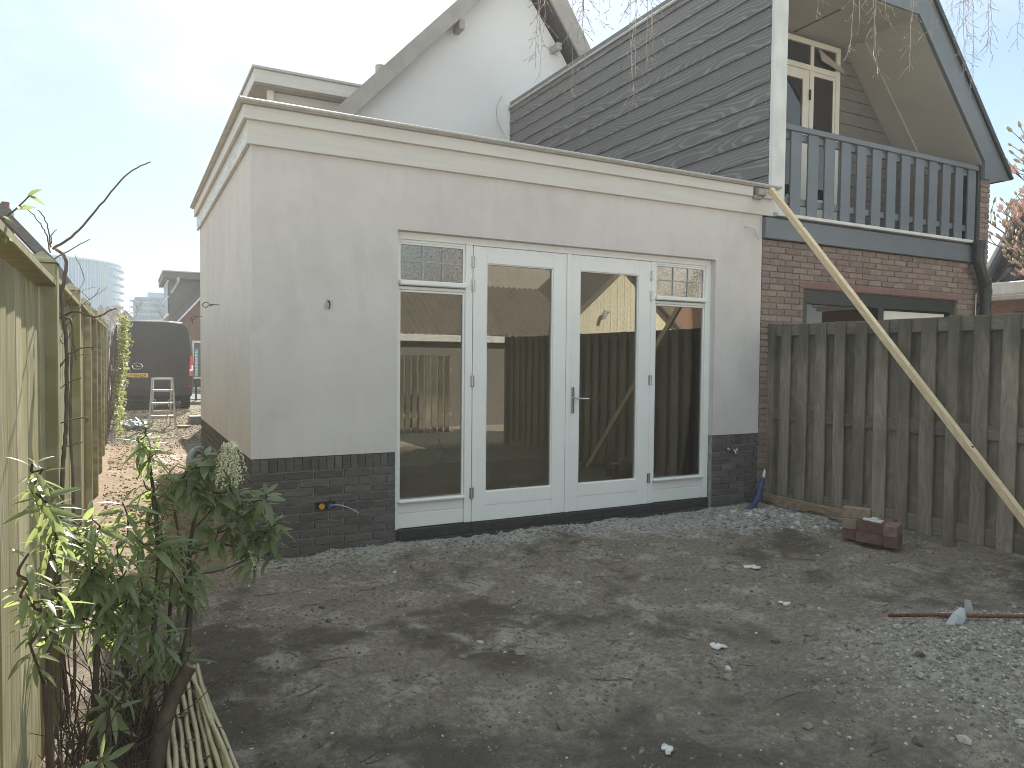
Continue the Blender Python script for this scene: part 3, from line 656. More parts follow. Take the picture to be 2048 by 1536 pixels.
# flat roofed dormer on the left slope
dm = MB(); dm.box((1.32, 6.78, 3.6), (3.9, 11.5, 5.68)); dm = dm.build('dormer', M['verge'], wh)
MB().box((.995, 6.5, 5.70), (3.6, 6.53, 5.90), .004).box((.995, 6.531, 5.70), (1.02, 11.8, 5.90), .004).build('dormer_fascia', M['fascia'], dm)
MB().box((.965, 6.47, 5.901), (3.6, 11.8, 5.945), .008).build('dormer_trim', M['zinc'], dm)
MB().box((1.021, 6.54, 5.685), (3.6, 11.8, 5.72)).build('dormer_soffit', M['soffit'], dm)
MB().box((1.23, 6.70, 3.6), (1.33, 6.80, 5.68), .006).build('dormer_corner', M['cream'], dm)
cl = MB()
for k in range(6): cl.box((1.33, 6.765-.004*(k % 2), 4.75+k*.155), (3.4, 6.779, 4.75+k*.155+.148), .003)
cl.build('dormer_cladding', M['fascia'], dm)
MB().box((3.12, 7.2, 5.6), (3.45, 7.7, 6.45), .01).tube([(3.28, 7.4, 6.45), (3.28, 7.4, 6.68)], .09, 10).build('chimney', M['verge'], wh)
cable('thin_wire', 'thin loose wire hanging on the white gable beside the dark cladding', [(4.92, YG-.02, 5.95), (4.82, YG-.03, 5.75), (4.84, YG-.03, 5.5), (4.98, YG-.03, 5.3)], .004, M['grey_plastic'])

# ------------------------------------------------------------------ neighbour's house: red brick, dark cladding, balcony under the roof
nh = thing('neighbour_house', 'red brick house with dark timber side, blue grey verge and a recessed balcony', 'house', (7, 3, 0))
XR = 8.89
b = MB(); yb = .012
b.box((4.955, yb, -.2), (5.57, .25, 2.72)); b.box((8.272, yb, -.2), (XR, .25, 2.72)); b.box((5.57, yb, 2.25), (8.272, .25, 2.72)); b.box((5.57, yb, -.2), (8.272, .25, .9)); b.box((XR-.25, .25, -.2), (XR, 6, 3.0)); b.box((8.69, yb, 2.72), (XR, .25, 3.80)); b.box((8.66, .25, 3.0), (XR, 1.0, 4.0))
bw = b.build('brick_wall', M['red_mortar'], nh)
RB = brickmesh(7, .21, .052, .03, .005, M['red_brick'], 11)
cnt = 0; rest = MB()
def rb(u, z, L):
    global cnt
    if cnt < 298:
        o = inst('brick', random.choice(RB), bw, (u, .0125+random.uniform(-.002, .002), z), (random.uniform(-.012, .012), random.uniform(-.01, .01), random.uniform(-.01, .01))); o.scale = (L/.21, 1, 1); cnt += 1
    else: rest.box((u-L/2, -.002, z-.026), (u+L/2, .02, z+.026), .004)
def rrun(x0, x1, z, off):
    u = x0; k = 0
    while u < x1-.03:
        L = min((.10 if off else .21) if k == 0 else .21, x1-u)
        rb(u+L/2, z, L); u += L+.011; k += 1
c = 0; z = 2.685
while z > 1.70:
    if z > 2.33: rrun(4.957, XR-.002, z, c % 2)
    elif z > 2.25: rrun(4.957, 5.50, z, c % 2); rrun(8.34, XR-.002, z, c % 2)
    else: rrun(4.957, 5.566, z, c % 2); rrun(8.276, XR-.002, z, c % 2)
    z -= .064; c += 1
for k in range(16): rrun(8.692, XR-.002, 2.76+k*.064, k % 2)
while z > -.05: rb(5.03, z, .14 if c % 2 else .15); z -= .064; c += 1
if rest.v: tag(rest.build('brick_courses', M['red_brick'], bw), None, None, None, 'stuff')
MB().box((5.5, -.006, 2.256), (8.34, .06, 2.322), .004).build('lintel', M['lintel'], nh)
wn = MB(); wn.box((5.572, .03, 2.12), (8.27, .12, 2.249), .004); wn.box((5.572, .03, .9), (5.66, .12, 2.12), .004); wn.box((8.19, .03, .9), (8.27, .12, 2.12), .004); wn.box((6.83, .03, .9), (6.93, .12, 2.12), .004)
wn = wn.build('window', M['black_green'], nh)
wn2 = MB(); wn2.box((5.60, .022, 2.10), (8.24, .031, 2.128), .003); wn2.build('drip_strip', M['black_green'], wn)
box('pane', (5.66, .07, .9), (6.83, .074, 2.12), M['glass_dark'], wn); box('pane', (6.93, .07, .9), (8.19, .074, 2.12), M['glass_dark'], wn)
box('blind', (6.95, .055, 1.86), (8.10, .066, 2.075), M['cream'], wn)
box('room_lining', (5.58, .13, .8), (8.26, .24, 2.24), M['house_inside'], nh)
MB().box((4.95, -.045, 2.728), (8.30, .011, 2.935), .004).box((8.30, -.04, 2.728), (8.66, .011, 2.93), .004).build('floor_fascia', M['blue_grey'], nh)
MB().box((5.085, -.075, 2.958), (8.72, .05, 2.992), .004).build('balcony_edge', M['white_worn'], nh)
MB().box((4.96, .012, 2.80), (8.69, 1.2, 2.955)).build('balcony_floor', M['roof_felt'], nh)
MB().box((5.046, -.02, 2.999), (5.233, .028, 6.3), .004).build('corner_post', M['white_worn'], nh)
# side cladding (overlapping boards)
cw = MB().box((5.075, .06, 2.9), (5.30, YG-.03, 5.75)).build('clad_wall', M['black_wood'], nh)
k = 0; z = 3.01
while z < 5.70:
    cuts = [.03, 5.80] if random.random() < .35 else [.03, random.uniform(1.4, 4.2), 5.80]
    for a_, c_ in zip(cuts[:-1], cuts[1:]):
        L = c_-a_-.004; at = (5.05, a_, z)
        p = [(5.037, a_, z), (5.062, a_, z), (5.074, a_, z+.20), (5.056, a_, z+.20)]
        jt = random.uniform(-.0025, .0025); p = [(q[0]+jt, q[1], q[2]) for q in p]
        MB().prism(p, (0, L, 0)).build('plank', M['clad'], cw, at=at, fix=True)
    z += .189; k += 1
MB().box((5.02, .0, 5.735), (5.34, YG-.05, 5.775), .006).build('roof_trim', M['zinc'], nh)
MB().box((5.028, 5.76, 2.95), (5.06, 5.845, 5.70), .003).build('end_strip', M['white_worn'], nh)
sn = MB()
for kz in range(14):
    zz = 3.05+kz*.189
    for dz in (.05, .12): sn.tube([(5.047, .07, zz+dz), (5.041, .07, zz+dz)], .005, 6)
sn.build('nail_heads', M['chrome'], cw)
# loggia lining
YB = .97
MB().box((5.10, YB, 2.95), (8.7, YB+.08, 5.6)).build('back_wall', M['soffit_dark'], nh)
pk = MB()
for kz in range(16): pk.box((7.23, YB-.016, 2.97+kz*.155), (8.6, YB-.001, 2.97+kz*.155+.147), .003)
pk.build('back_boarding', M['soffit_dark'], nh)
MB().box((5.05, -.02, 5.475), (7.42, YB, 5.52)).build('ceiling', M['soffit'], nh)
MB().box((6.4, .3, 5.468), (6.43, .96, 5.474)).build('ceiling_seam', M['soffit_dark'], nh)
SL = Vector((8.70-7.33, 0, 3.955-5.475)); nn = Vector((SL.z, 0, -SL.x)).normalized()*-1
def slope_slab(y0, y1, d0, d1, a, c, m, name, ext_=(0, 0)):
    P0 = Vector((7.33, 0, 5.475))-SL.normalized()*ext_[0]; P1 = Vector((8.70, 0, 3.955))+SL.normalized()*ext_[1]
    MB().prism([P0+nn*d0+Vector((0, y0, 0)), P1+nn*d0+Vector((0, y0, 0)), P1+nn*d1+Vector((0, y0, 0)), P0+nn*d1+Vector((0, y0, 0))], (0, y1-y0, 0)).build(name, m, nh, fix=True)
slope_slab(-.0, YB, 0, .04, 0, 0, M['soffit'], 'sloped_soffit', (0, -.02))
slope_slab(YB-.30, YB-.003, -.022, -.002, 0, 0, M['soffit'], 'soffit_board', (-.03, -.05))
# verge: broad blue grey boards, sloping and across the top
vt = [(7.33, 5.475), (8.695, 3.955), (8.695, 3.775), (9.26, 3.835), (7.52, 5.76), (6.9, 6.40)]
MB().prism([(7.318, -.045, 5.478), (8.69, -.045, 3.985), (8.69, -.045, 3.775), (8.93, -.045, 3.79), (9.235, -.045, 3.82), (7.10, -.045, 6.20), (6.66, -.045, 6.20)], (0, .04, 0)).build('verge_board', M['blue_grey'], nh, fix=True)
MB().box((5.235, -.046, 5.478), (7.3, -.008, 6.3), .002).build('collar_board', M['blue_grey'], nh)
MB().prism([(9.235, -.075, 3.82), (9.275, -.075, 3.84), (7.14, -.075, 6.22), (7.10, -.075, 6.20)], (0, 7, 0)).build('roof_edge', M['black_green'], nh, fix=True)
MB().prism([(9.26, -.03, 3.9), (9.30, -.03, 3.95), (6.9, -.03, 6.62), (6.8, -.03, 6.5)], (0, 7, 0)).build('roof_slope', M['far_roof'], nh, fix=True)
MB().prism([(8.70, -.003, 3.99), (8.70, -.003, 3.80), (9.20, -.003, 3.83)], (0, 6.8, 0)).build('eaves_soffit', M['soffit'], nh, fix=True)
MB().box((5.3, YB+.1, 3), (8.66, 6, 5.4)).build('upper_storey', M['house_inside'], nh)
# balcony door and window at the back of the loggia
bd = MB(); y0, y1 = YB-.05, YB-.002
for x0, x1, z0, z1 in ((7.14, 7.215, 3.0, 5.42), (6.67, 6.745, 3.0, 5.05), (5.9, 7.14, 5.355, 5.42), (5.9, 7.14, 5.05, 5.115), (6.68, 6.735, 5.115, 5.355), (5.9, 5.96, 3.0, 5.355)): bd.box((x0, y0, z0), (x1, y1, z1), .004)
bd.box((6.745, y0+.012, 5.0), (7.14, y1, 5.05), .003); bd.box((7.105, y0+.012, 3.0), (7.14, y1, 5.0), .003); bd.box((6.745, y0+.012, 3.0), (7.105, y1, 3.5), .003)
bd = bd.build('balcony_frame', M['cream'], nh)
dl = MB(); dl.box((5.965, y0+.006, 3.0), (6.06, y1, 5.045), .003); dl.box((6.555, y0+.006, 3.0), (6.665, y1, 5.045), .003); dl.box((6.06, y0+.006, 4.925), (6.555, y1, 5.045), .003); dl.box((6.06, y0+.006, 3.0), (6.555, y1, 3.25), .003)
dl.build('balcony_door', M['cream'], bd)
for x0, x1, z0, z1 in ((6.06, 6.555, 3.25, 4.925), (6.745, 7.105, 3.5, 5.0), (5.96, 6.68, 5.115, 5.355), (6.735, 7.14, 5.115, 5.355)): box('pane', (x0, YB-.028, z0), (x1, YB-.024, z1), M['glass_dark'], bd)
for z in (4.75, 4.05, 3.35): MB().tube([(6.668, y0-.006, z-.06), (6.668, y0-.006, z+.06)], .014, 8).build('hinge', M['ink'], bd)
MB().prism([(6.80, y0-.015, 5.33), (7.22, y0-.03, 5.16), (7.26, y0-.03, 5.10), (6.86, y0-.015, 5.20)], (0, .012, 0)).build('torn_flap', M['verge'], bd, fix=True)
# balustrade
bl = MB().box((5.234, .0, 3.878), (8.66, .045, 3.935), .004).build('balustrade', M['blue_grey'], nh)
MB().box((5.234, .046, 3.80), (8.66, .085, 3.875), .004).build('inner_rail', M['blue_grey'], bl); MB().box((5.234, .046, 3.125), (8.66, .085, 3.195), .004).build('inner_rail', M['blue_grey'], bl)
sm = MB().box((-.0775, -.012, -.435), (.0775, .012, .435), .004).mesh('slat', M['blue_grey'])
for i in range(13): inst('slat', sm, bl, (5.436+i*.2587, .030+.0005*(i % 3), 3.443), (0, random.uniform(-.004, .004), random.uniform(-.01, .01)))
MB().box((8.635, .0, 3.0), (8.69, .3, 3.95), .004).build('end_post', M['black_green'], bl)
dp = thing('downpipe', 'black downpipe with offset bend at the right end of the balcony fascia', 'drainpipe', (8.55, -.1, 1.9))
MB().tube(spline([(8.50, -.11, 2.96), (8.50, -.11, 2.78), (8.52, -.11, 2.68), (8.66, -.10, 2.46), (8.69, -.10, 2.36), (8.69, -.10, .2)], 6), .062, 14).build('pipe', M['black_green'], dp, True)
MB().tube([(8.50, -.11, 2.90), (8.50, -.11, 2.985)], .075, 14).tube([(8.69, -.10, 2.33), (8.69, -.10, 2.40)], .07, 14).build('collar', M['black_green'], dp)
for z in (2.2, 1.2): MB().tube([(8.69, -.10, z), (8.69, -.10, z+.03)], .068, 14).box((8.66, -.06, z), (8.72, .01, z+.03)).build('bracket', M['black_green'], dp)
MB().tube([(8.60, -.035, 2.35), (8.60, -.035, 1.5)], .006, 6).build('side_wire', M['white_plastic'], dp)

# ------------------------------------------------------------------ right fence, timber prop, pavers and scraps
XF = 5.08
rf = thing('dark_board_fence', 'dark weathered fence of overlapping upright boards along the right side', 'fence', (5.12, -2, 0))
for z0, z1 in ((1.735, 1.852), (.885, 1.003), (.06, .20)):
    for y1 in (-.005, -1.905, -3.8):
        MB().box((XF+.022, y1-1.84, z0), (XF+.045, y1-.02, z1), .003).build('rail', M['fence_rail'], rf, at=(XF+.03, y1-.9, (z0+z1)/2))
fm = [MB().box((-.011, -.0595, -.9), (.011, .0595, .895+random.uniform(-.008, .008)), .004).mesh('board', M['fence_right']) for _ in range(5)]
y = -.21; i = 0
while y > -5.7:
    if not (abs(((-y) % 1.9)-1.905+1.9) < .0): pass
    post = any(abs(y-p) < .07 for p in (-1.905, -3.805, -5.705))
    if not post:
        inst('board', fm[i % 5], rf, (XF+.006+random.uniform(-.003, .003), y, .955+random.uniform(-.01, .01)), (random.uniform(-.006, .006), random.uniform(-.006, .006), random.uniform(-.03, .03)), (1, random.uniform(.95, 1.06), 1))
    inst('board', fm[(i+2) % 5], rf, (XF+.062, y-.106, .95), (0, 0, random.uniform(-.02, .02)), (1, 1.74, 1))
    y -= .2117; i += 1
inst('board', fm[1], rf, (XF+.062, -.10, .95), None, (1, 1.4, 1))
nlb = MB(); y = -.21
while y > -4.6:
    for zc in (.12, .94, 1.79):
        for dy in (-.03, .032):
            q = (XF-.007, y+dy+random.uniform(-.006, .006), zc+random.uniform(-.03, .03)); nlb.tube([q, (q[0]+.004, q[1], q[2])], .0042, 6)
    y -= .2117
nlb.build('nail_heads', M['rust'], rf)
for y in (-.03, -1.905, -3.805, -5.705):
    MB().box((XF-.022, y-.042, -.3), (XF+.06, y+.042, 1.862), .006).build('post', M['fence_right'], rf, at=(XF, y, .9))
lp = thing('timber_prop', 'long pale pine batten propped from the roof edge down past the fence', 'timber', (4.93, -2.86, 0))
P0, P1 = Vector((4.945, -.10, 3.195)), Vector((4.90, -2.87, -.01)); dv = (P1-P0); Ln = dv.length
mt = Matrix.Translation(P0) @ dv.to_track_quat('Z', 'X').to_matrix().to_4x4() @ Matrix.Rotation(R(8), 4, 'Z')
pm = MB().box((-.030, -.022, 0), (.030, .022, Ln), .003).mesh('batten', M['pine'])
o = link(bpy.data.objects.new('batten', pm), lp, P0); o.rotation_euler = mt.to_euler()
kn = MB()
for t in (.14, .37, .55, .74): kn.tube([mt @ Vector((.0302, random.uniform(-.012, .012), Ln*t)), mt @ Vector((.0306, random.uniform(-.012, .012), Ln*t))], .007, 8); kn.tube([mt @ Vector((-.0302, 0, Ln*(t+.03))), mt @ Vector((-.0306, .003, Ln*(t+.03)))], .006, 8)
kn.build('knot', M['rust'], lp)
o = MB().box((5.0, -1.0, .05), (5.035, -.03, .125), .004).build('loose_plank', M['plank'], None, at=(5.02, -.5, .03)); tag(o, 'low light brown plank lying along the foot of the dark fence', 'plank')
pv = MB().box((-.05, -.105, -.0425), (.05, .105, .0425), .004).mesh('brick', M['paver_red']); pt = MB().box((-.05, -.105, -.0425), (.05, .105, .0425), .004).mesh('brick', M['paver_tan'])
gz = .03
PV = [('tan brick on top at the back left of the stack', pt, 4.50, -1.50, gz+.216, .5), ('tan brick lying lower at the back left of the stack', pt, 4.495, -1.505, gz+.130, .52), ('red brick at the bottom of the back left corner', pv, 4.50, -1.50, gz+.044, .5),
      ('red brick with a plaster scrap on top, front middle of the stack', pv, 4.50, -1.64, gz+.130, .35), ('red brick in the bottom middle of the stack', pv, 4.50, -1.635, gz+.044, .38), ('clean red brick on top at the right of the stack', pv, 4.56, -1.775, gz+.130, -1.15), ('red brick at the bottom right of the stack', pv, 4.565, -1.78, gz+.044, -1.12), ('red brick half hidden behind the right of the stack', pv, 4.66, -1.66, gz+.130, -1.15), ('red brick hidden low at the back of the stack', pv, 4.665, -1.655, gz+.044, -1.15)]
for lab, me, x, y, z, a in PV: tag(inst('brick', me, None, (x, y, z), (0, 0, a)), lab, 'brick', 'loose paving bricks stacked by the fence')
o = MB(); q = Matrix.Translation((4.51, -1.64, gz+.182)) @ Matrix.Rotation(.4, 4, 'Z') @ Matrix.Rotation(.08, 4, 'X'); o.box((-.045, -.07, -.008), (.045, .07, .008), .004, q); o.box((-.03, -.03, .008), (.05, .02, .016), .003, q)
tag(o.build('plaster_scrap', M['plaster'], None, at=(4.51, -1.64, gz+.175)), 'pale plaster scrap lying on the brick stack', 'scrap')
# rusty rod and lump on the spoil heap
rd = MB(); p0, p1 = Vector((2.79, -2.98, hz(2.79, -2.98)+.035)), Vector((3.0, -3.62, hz(2.95, -3.5)+.045))
zz_ = max(hz(*(p0.lerp(p1, t).xy))+.018-p0.lerp(p1, t).z for t in (0, .2, .4, .6, .8, 1)); p0.z += max(0, zz_); p1.z += max(0, zz_)
rd.tube([p0, p0.lerp(p1, .35)+Vector((0, 0, .006)), p0.lerp(p1, .7), p1+(p1-p0)*.35], .0095, 8)
tag(rd.build('rusty_rod', M['rust'], None, True, at=p0), 'rusty steel rod lying across the gravel heap', 'rod')
lump = MB(); c0 = p0.lerp(p1, .45)
lump.tube([c0+Vector((-.03, -.02, -.05)), c0+Vector((.0, -.03, .01)), c0+Vector((.01, -.035, .05))], [.045, .036, .012], 7); lump.prism([c0+Vector((.03, -.04, -.02)), c0+Vector((.075, -.07, -.01)), c0+Vector((.05, -.05, .085)), c0+Vector((.035, -.04, .09))], (.004, .012, 0))
tag(lump.build('sheet_scrap', M['grey_plastic'], None, at=c0), 'crumpled grey scrap caught on the rusty rod', 'scrap')
# loose bits on the soil
def scatter(n, x0, x1, y0, y1, smin, smax, keep=None, pw=2.2, sink=.3):
    P = []; S = []
    while len(P) < n:
        x = rng.uniform(x0, x1, n); y = rng.uniform(y0, y1, n); k = np.ones(n, bool) if keep is None else rng.random(n) < keep(x, y)
        s_ = smin+(smax-smin)*rng.random(n)**pw; z = hgt(x, y)+s_*(.65-sink)-s_*.3
        q = np.stack([x, y, z], -1)[k]; P += list(q); S += list(s_[k])
    return np.array(P[:n]), np.array(S[:n])
P, S = scatter(2600, -.1, 5.0, -1.6, -.02, .002, .010, lambda x, y: np.exp(y/(.13+.16*np.clip((x-1.5)/3, 0, 1.2)))*(.35+.65*(fbm(x, y, 3, 3, 8) > -.02)), 3.2); stones('rubble', P, S, M['rubble'], 'pale mortar rubble strewn along the foot of the wall', 'rubble')
P, S = scatter(240, 3.6, 5.0, -1.25, -.2, .008, .035, lambda x, y: np.exp(-(np.hypot(x-4.55, y+.62)/.34)**2), 2.2); stones('rubble', P, S, M['rubble'], 'coarser pale rubble heaped near the right corner', 'rubble')
heap = lambda x, y: np.exp(-(np.hypot((x-2.9)*.72, y+3.62)/.66)**4)
P, S = scatter(7500, 1.3, 4.2, -4.5, -2.8, .002, .0115, heap, 2.6); stones('gravel', P, S, M['gravel'], 'grey gravel and stones of the spoil heap', 'gravel', .75)
P, S = scatter(70, 1.7, 4.0, -4.4, -2.9, .016, .03, heap, 2.0); stones('gravel', P, S, M['gravel'], 'larger stones lying on the spoil heap', 'gravel', .7)
P, S = scatter(11000, -.9, 5.05, -4.4, -.1, .002, .012, lambda x, y: .25+.75*(fbm(x, y, 4, 1.6, 9) > .02), 3.5); stones('soil_clods', P, S, M['clods'], 'small crumbs of dark soil over the yard', 'soil', .8)
P, S = scatter(1500, -.6, 5.05, -4.3, -.1, .002, .009, lambda x, y: .15+.85*(fbm(x, y, 4, 1.1, 10) > .04), 3.5); stones('pebbles', P, S, M['pebbles'], 'tiny pale pebbles and plaster crumbs on the soil', 'pebbles', .7)
P, S = scatter(55, .3, 5.0, -4.1, -.6, .010, .026, None, 2.4); stones('pebbles', P, S, M['pebbles'], 'scattered larger pale stones on the soil', 'pebbles', .6)
P, S = scatter(5000, -1.0, .1, .0, 9.0, .004, .02, lambda x, y: .3+.7*(fbm(x, y, 4, 2.2, 12) > 0), 3.0); stones('soil_clods', P, S, island('sand_clods', (.20, .14, .085), (.42, .31, .20)), 'sandy crumbs along the passage', 'soil', .8)
P, S = scatter(6000, -1.0, 2.0, 8.8, 16.5, .008, .026, None, 1.5); stones('gravel', P, S, M['drive_gravel'], 'yellowish gravel of the drive', 'gravel', .7)
P, S = scatter(160, -.2, 5.0, -4.2, -.6, .010, .030, lambda x, y: .2+.8*(fbm(x, y, 4, 1.3, 19) > .05), 2.5); stones('soil_clods', P, S, M['clods'], 'larger lumps of dark soil over the yard', 'soil', .75)
tw = MB()
for k in range(170):
    x, y = random.uniform(-.8, 4.9), random.uniform(-4.1, -.5); a = random.uniform(0, 6.28); L = random.uniform(.03, .16)**1.0
    pts = [(x+math.cos(a)*t*L+random.uniform(-.006, .006), y+math.sin(a)*t*L+random.uniform(-.006, .006), hz(x+math.cos(a)*t*L, y+math.sin(a)*t*L)+.006) for t in (0, .35, .7, 1)]
    tw.tube(pts, random.uniform(.0012, .003), 5)
tag(tw.build('twig_litter', M['twig']), 'thin brown root and twig bits lying on the soil', 'twigs', None, 'stuff')
for lab, x, y, s_ in (('torn white plaster flake on the soil left of the brick stack', 3.12, -1.72, .05), ('crumbled white lump in the middle of the yard', 1.93, -2.62, .04), ('white chip near the bottom of the yard', 1.02, -3.32, .028), ('pale flat chip right of the middle of the yard', 2.72, -2.35, .03)):
    o = MB()
    for k in range(5):
        q = Matrix.Translation((x+random.uniform(-1, 1)*s_*.8, y+random.uniform(-1, 1)*s_*.8, hz(x, y)+.010)) @ Matrix.Rotation(random.uniform(0, 3), 4, 'Z') @ Matrix.Rotation(random.uniform(-.3, .3), 4, 'X')
        o.box((-s_*.5, -s_*.35, -.006), (s_*.5, s_*.35, .006), .004, q)
    tag(o.build('plaster_scrap', M['plaster'], None, at=(x, y, hz(x, y))), lab, 'scrap')

# ------------------------------------------------------------------ left fence
lf = thing('pale_board_fence', 'greenish grey upright board fence with capped posts along the left passage', 'fence', (-1.08, 2, 0))
def fx(y): return -1.045-.0045*(y+3)
def ftop(y): return 1.735+.0185*(y+3)
sl = [MB().box((-.003, -.067, 0), (.009, .067, 1), .002).mesh('slat', M['fence_left']) for _ in range(3)]
sl2 = [MB().box((-.009, -.071, 0), (.009, .071, 1), .003).mesh('slat', M['fence_left']) for _ in range(2)]
y = -6.6; i = 0
while y < 9.3:
    inst('slat', sl[i % 3], lf, (fx(y)-.024+random.uniform(-.004, .004), y, -.03), (random.uniform(-.006, .006), 0, random.uniform(-.06, .03)), (1, random.uniform(.93, 1.04), ftop(y)+.01-random.uniform(0, .006)))
    inst('slat', sl2[i % 2], lf, (fx(y)-.085, y+.0885, -.03), (0, 0, random.uniform(-.03, .03)), (1, .6, ftop(y)))
    y += .177; i += 1
for j in range(9):
    a, c_ = -5.65+j*1.8, -3.85+j*1.8
    zt = ftop((a+c_)/2)
    MB().box((fx(a)-.05, a+.03, zt-.0), (fx(a)+.022, c_-.03, zt+.028), .004).build('cap_rail', M['fence_left'], lf, at=(fx(a), (a+c_)/2, zt))
    for zz in (.35, 1.45): MB().box((fx(a)-.050, a, zz), (fx(a)-.036, c_, zz+.09), .003).build('rail', M['fence_left'], lf, at=(fx(a), (a+c_)/2, zz))
    yp = c_; w_ = .052; x0 = fx(yp)-.02; top = zt+.092
    b = MB().box((x0-w_, yp-w_, -.3), (x0+w_, yp+w_, top), .006)
    b.add([(x0-w_-.004, yp-w_-.004, top+.001), (x0+w_+.004, yp-w_-.004, top+.001), (x0+w_+.004, yp+w_+.004, top+.001), (x0-w_-.004, yp+w_+.004, top+.001), (x0, yp, top+.05)], [(3, 2, 1, 0), (0, 1, 4), (1, 2, 4), (2, 3, 4), (3, 0, 4)])
    b.build('post', M['fence_left'], lf, at=(x0, yp, .9))
# climber without leaves on the fence
vn = thing('bare_climber', 'leafless climbing plant with arching bare shoots on the left fence', 'climber', (-.97, -1.9, 0))
def vine(pts, r0_, r1_, name='shoot'):
    p = spline(pts, 7); p = [q+Vector((random.uniform(-1, 1), random.uniform(-1, 1), random.uniform(-1, 1)))*.002 for q in p]
    MB().tube(p, taper(len(p), r0_*.75, r1_*.8), 6).build(name, M['vine'], vn, True)
for p,a,b in [
  ( [(-1.045, -1.9, 1.905), (-0.966, -1.9, 1.973), (-0.874, -1.9, 2.101), (-0.781, -1.9, 2.233), (-0.685, -1.9, 2.307)] , 0.0075 , 0.003 ),
  ( [(-1.046, -1.9, 1.86), (-0.984, -1.9, 1.905), (-0.912, -1.9, 1.957)] , 0.004 , 0.002 ),
  ( [(-1.039, -2.1, 1.866), (-1.051, -2.1, 1.932), (-1.078, -2.1, 1.987), (-1.118, -2.1, 2.036)] , 0.004 , 0.002 ),
  ( [(-1.036, -2.1, 1.886), (-1.045, -2.1, 1.961), (-1.062, -2.1, 2.007), (-1.076, -2.1, 2.025)] , 0.004 , 0.002 ),
  ( [(-1.041, -2.0, 1.912), (-1.041, -2.0, 1.947), (-1.025, -2.0, 1.969)] , 0.003 , 0.002 ),
  ( [(-1.071, -1.4, 1.636), (-0.994, -1.4, 1.678), (-0.912, -1.4, 1.655), (-0.844, -1.4, 1.691), (-0.823, -1.4, 1.697)] , 0.008 , 0.004 ),
  ( [(-1.057, -1.6, 1.627), (-1.008, -1.5, 1.737), (-0.96, -1.3, 1.838), (-1.002, -1.2, 1.968)] , 0.004 , 0.002 ),
  ( [(-1.095, -1.2, 1.496), (-1.037, -1.2, 1.621), (-0.972, -1.2, 1.722), (-0.917, -1.2, 1.774), (-0.895, -1.2, 1.813)] , 0.003 , 0.0015 ),
  ( [(-0.978, -0.8, 1.746), (-0.948, -0.6, 1.802), (-0.913, -0.5, 1.84), (-0.874, -0.4, 1.883)] , 0.003 , 0.0015 ),
  ( [(-0.973, -0.8, 1.741), (-0.961, -0.6, 1.787), (-1.002, -0.5, 1.844), (-0.936, -0.4, 1.879)] , 0.003 , 0.0015 ),
  ( [(-1.054, -1.7, 1.569), (-1.018, -1.7, 1.516), (-0.993, -1.7, 1.571), (-0.977, -1.7, 1.451), (-0.98, -1.7, 1.516)] , 0.003 , 0.002 ),
  ( [(-1.065, -1.7, 1.374), (-0.999, -1.7, 1.479), (-0.923, -1.7, 1.509), (-0.915, -1.7, 1.495)] , 0.005 , 0.003 ),
  ( [(-1.068, -1.8, 1.282), (-1.013, -1.8, 1.345), (-0.954, -1.8, 1.376)] , 0.004 , 0.003 ),
  ( [(-1.087, -1.9, 1.148), (-1.017, -1.9, 1.193), (-0.933, -1.9, 1.211), (-0.933, -1.9, 1.19)] , 0.005 , 0.003 ),
  ( [(-1.062, -1.9, 1.071), (-0.973, -1.9, 1.102), (-0.946, -1.9, 1.107)] , 0.004 , 0.002 ),
  ( [(-1.052, -1.8, 1.408), (-0.994, -1.8, 1.462), (-0.92, -1.8, 1.477)] , 0.003 , 0.002 ),
]:
    vine(p, a, b)
vine([(-1.0,-2.0,0),(-1.02,-2.1,.5),(-1.0,-2.15,1.03),(-.99,-2.15,1.185),(-.985,-2.15,1.49),(-1.0,-2.12,1.68),(-.99,-2.05,1.84),(-1.03,-1.95,1.9)],.013,.008,'stem')
vine([(-.99,-1.85,0),(-.98,-1.8,.6),(-1.0,-1.7,1.2),(-1.0,-1.5,1.6),(-1.04,-1.4,1.64)],.010,.006,'stem')

# ------------------------------------------------------------------ passage things
lad = thing('step_ladder', 'small aluminium step ladder standing in the passage behind the van', 'ladder', (-.13, 11.1, 0))
for s_ in (-1, 1):
    tX, bX = (-.11+s_*.185), (-.13+s_*.245)
    MB().tube([(bX, 10.88, 0), (tX, 11.12, 1.02)], .022, 6).build('rail', M['alu'], lad)
    MB().tube([(-.12+s_*.17, 11.72, 0), (tX*.9-.01, 11.2, .98)], .016, 6).build('rear_leg', M['alu'], lad)
    MB().tube([(bX*.97, 10.93, .2), (-.12+s_*.1, 10.9, .235)], .008, 6).tube([(tX, 11.05, .60), (-.11+s_*.12, 11.4, .55), (-.11+s_*.12, 11.35, .42)], .008, 6).build('brace', M['alu'], lad)
for z, y_ in ((1.0, 11.12), (.765, 11.07), (.51, 11.0), (.25, 10.94)):
    hw = .185+.06*(1-z/1.02); MB().box((-.118-hw, y_-.055, z-.02), (-.118+hw, y_+.055, z+.02), .006).build('tread', M['alu'], lad)
MB().box((-.13-.17, 11.6, .3), (-.13+.17, 11.62, .33), .004).build('rear_bar', M['alu'], lad)
bgm = MB(); nu, nv = 22, 12; vs = []
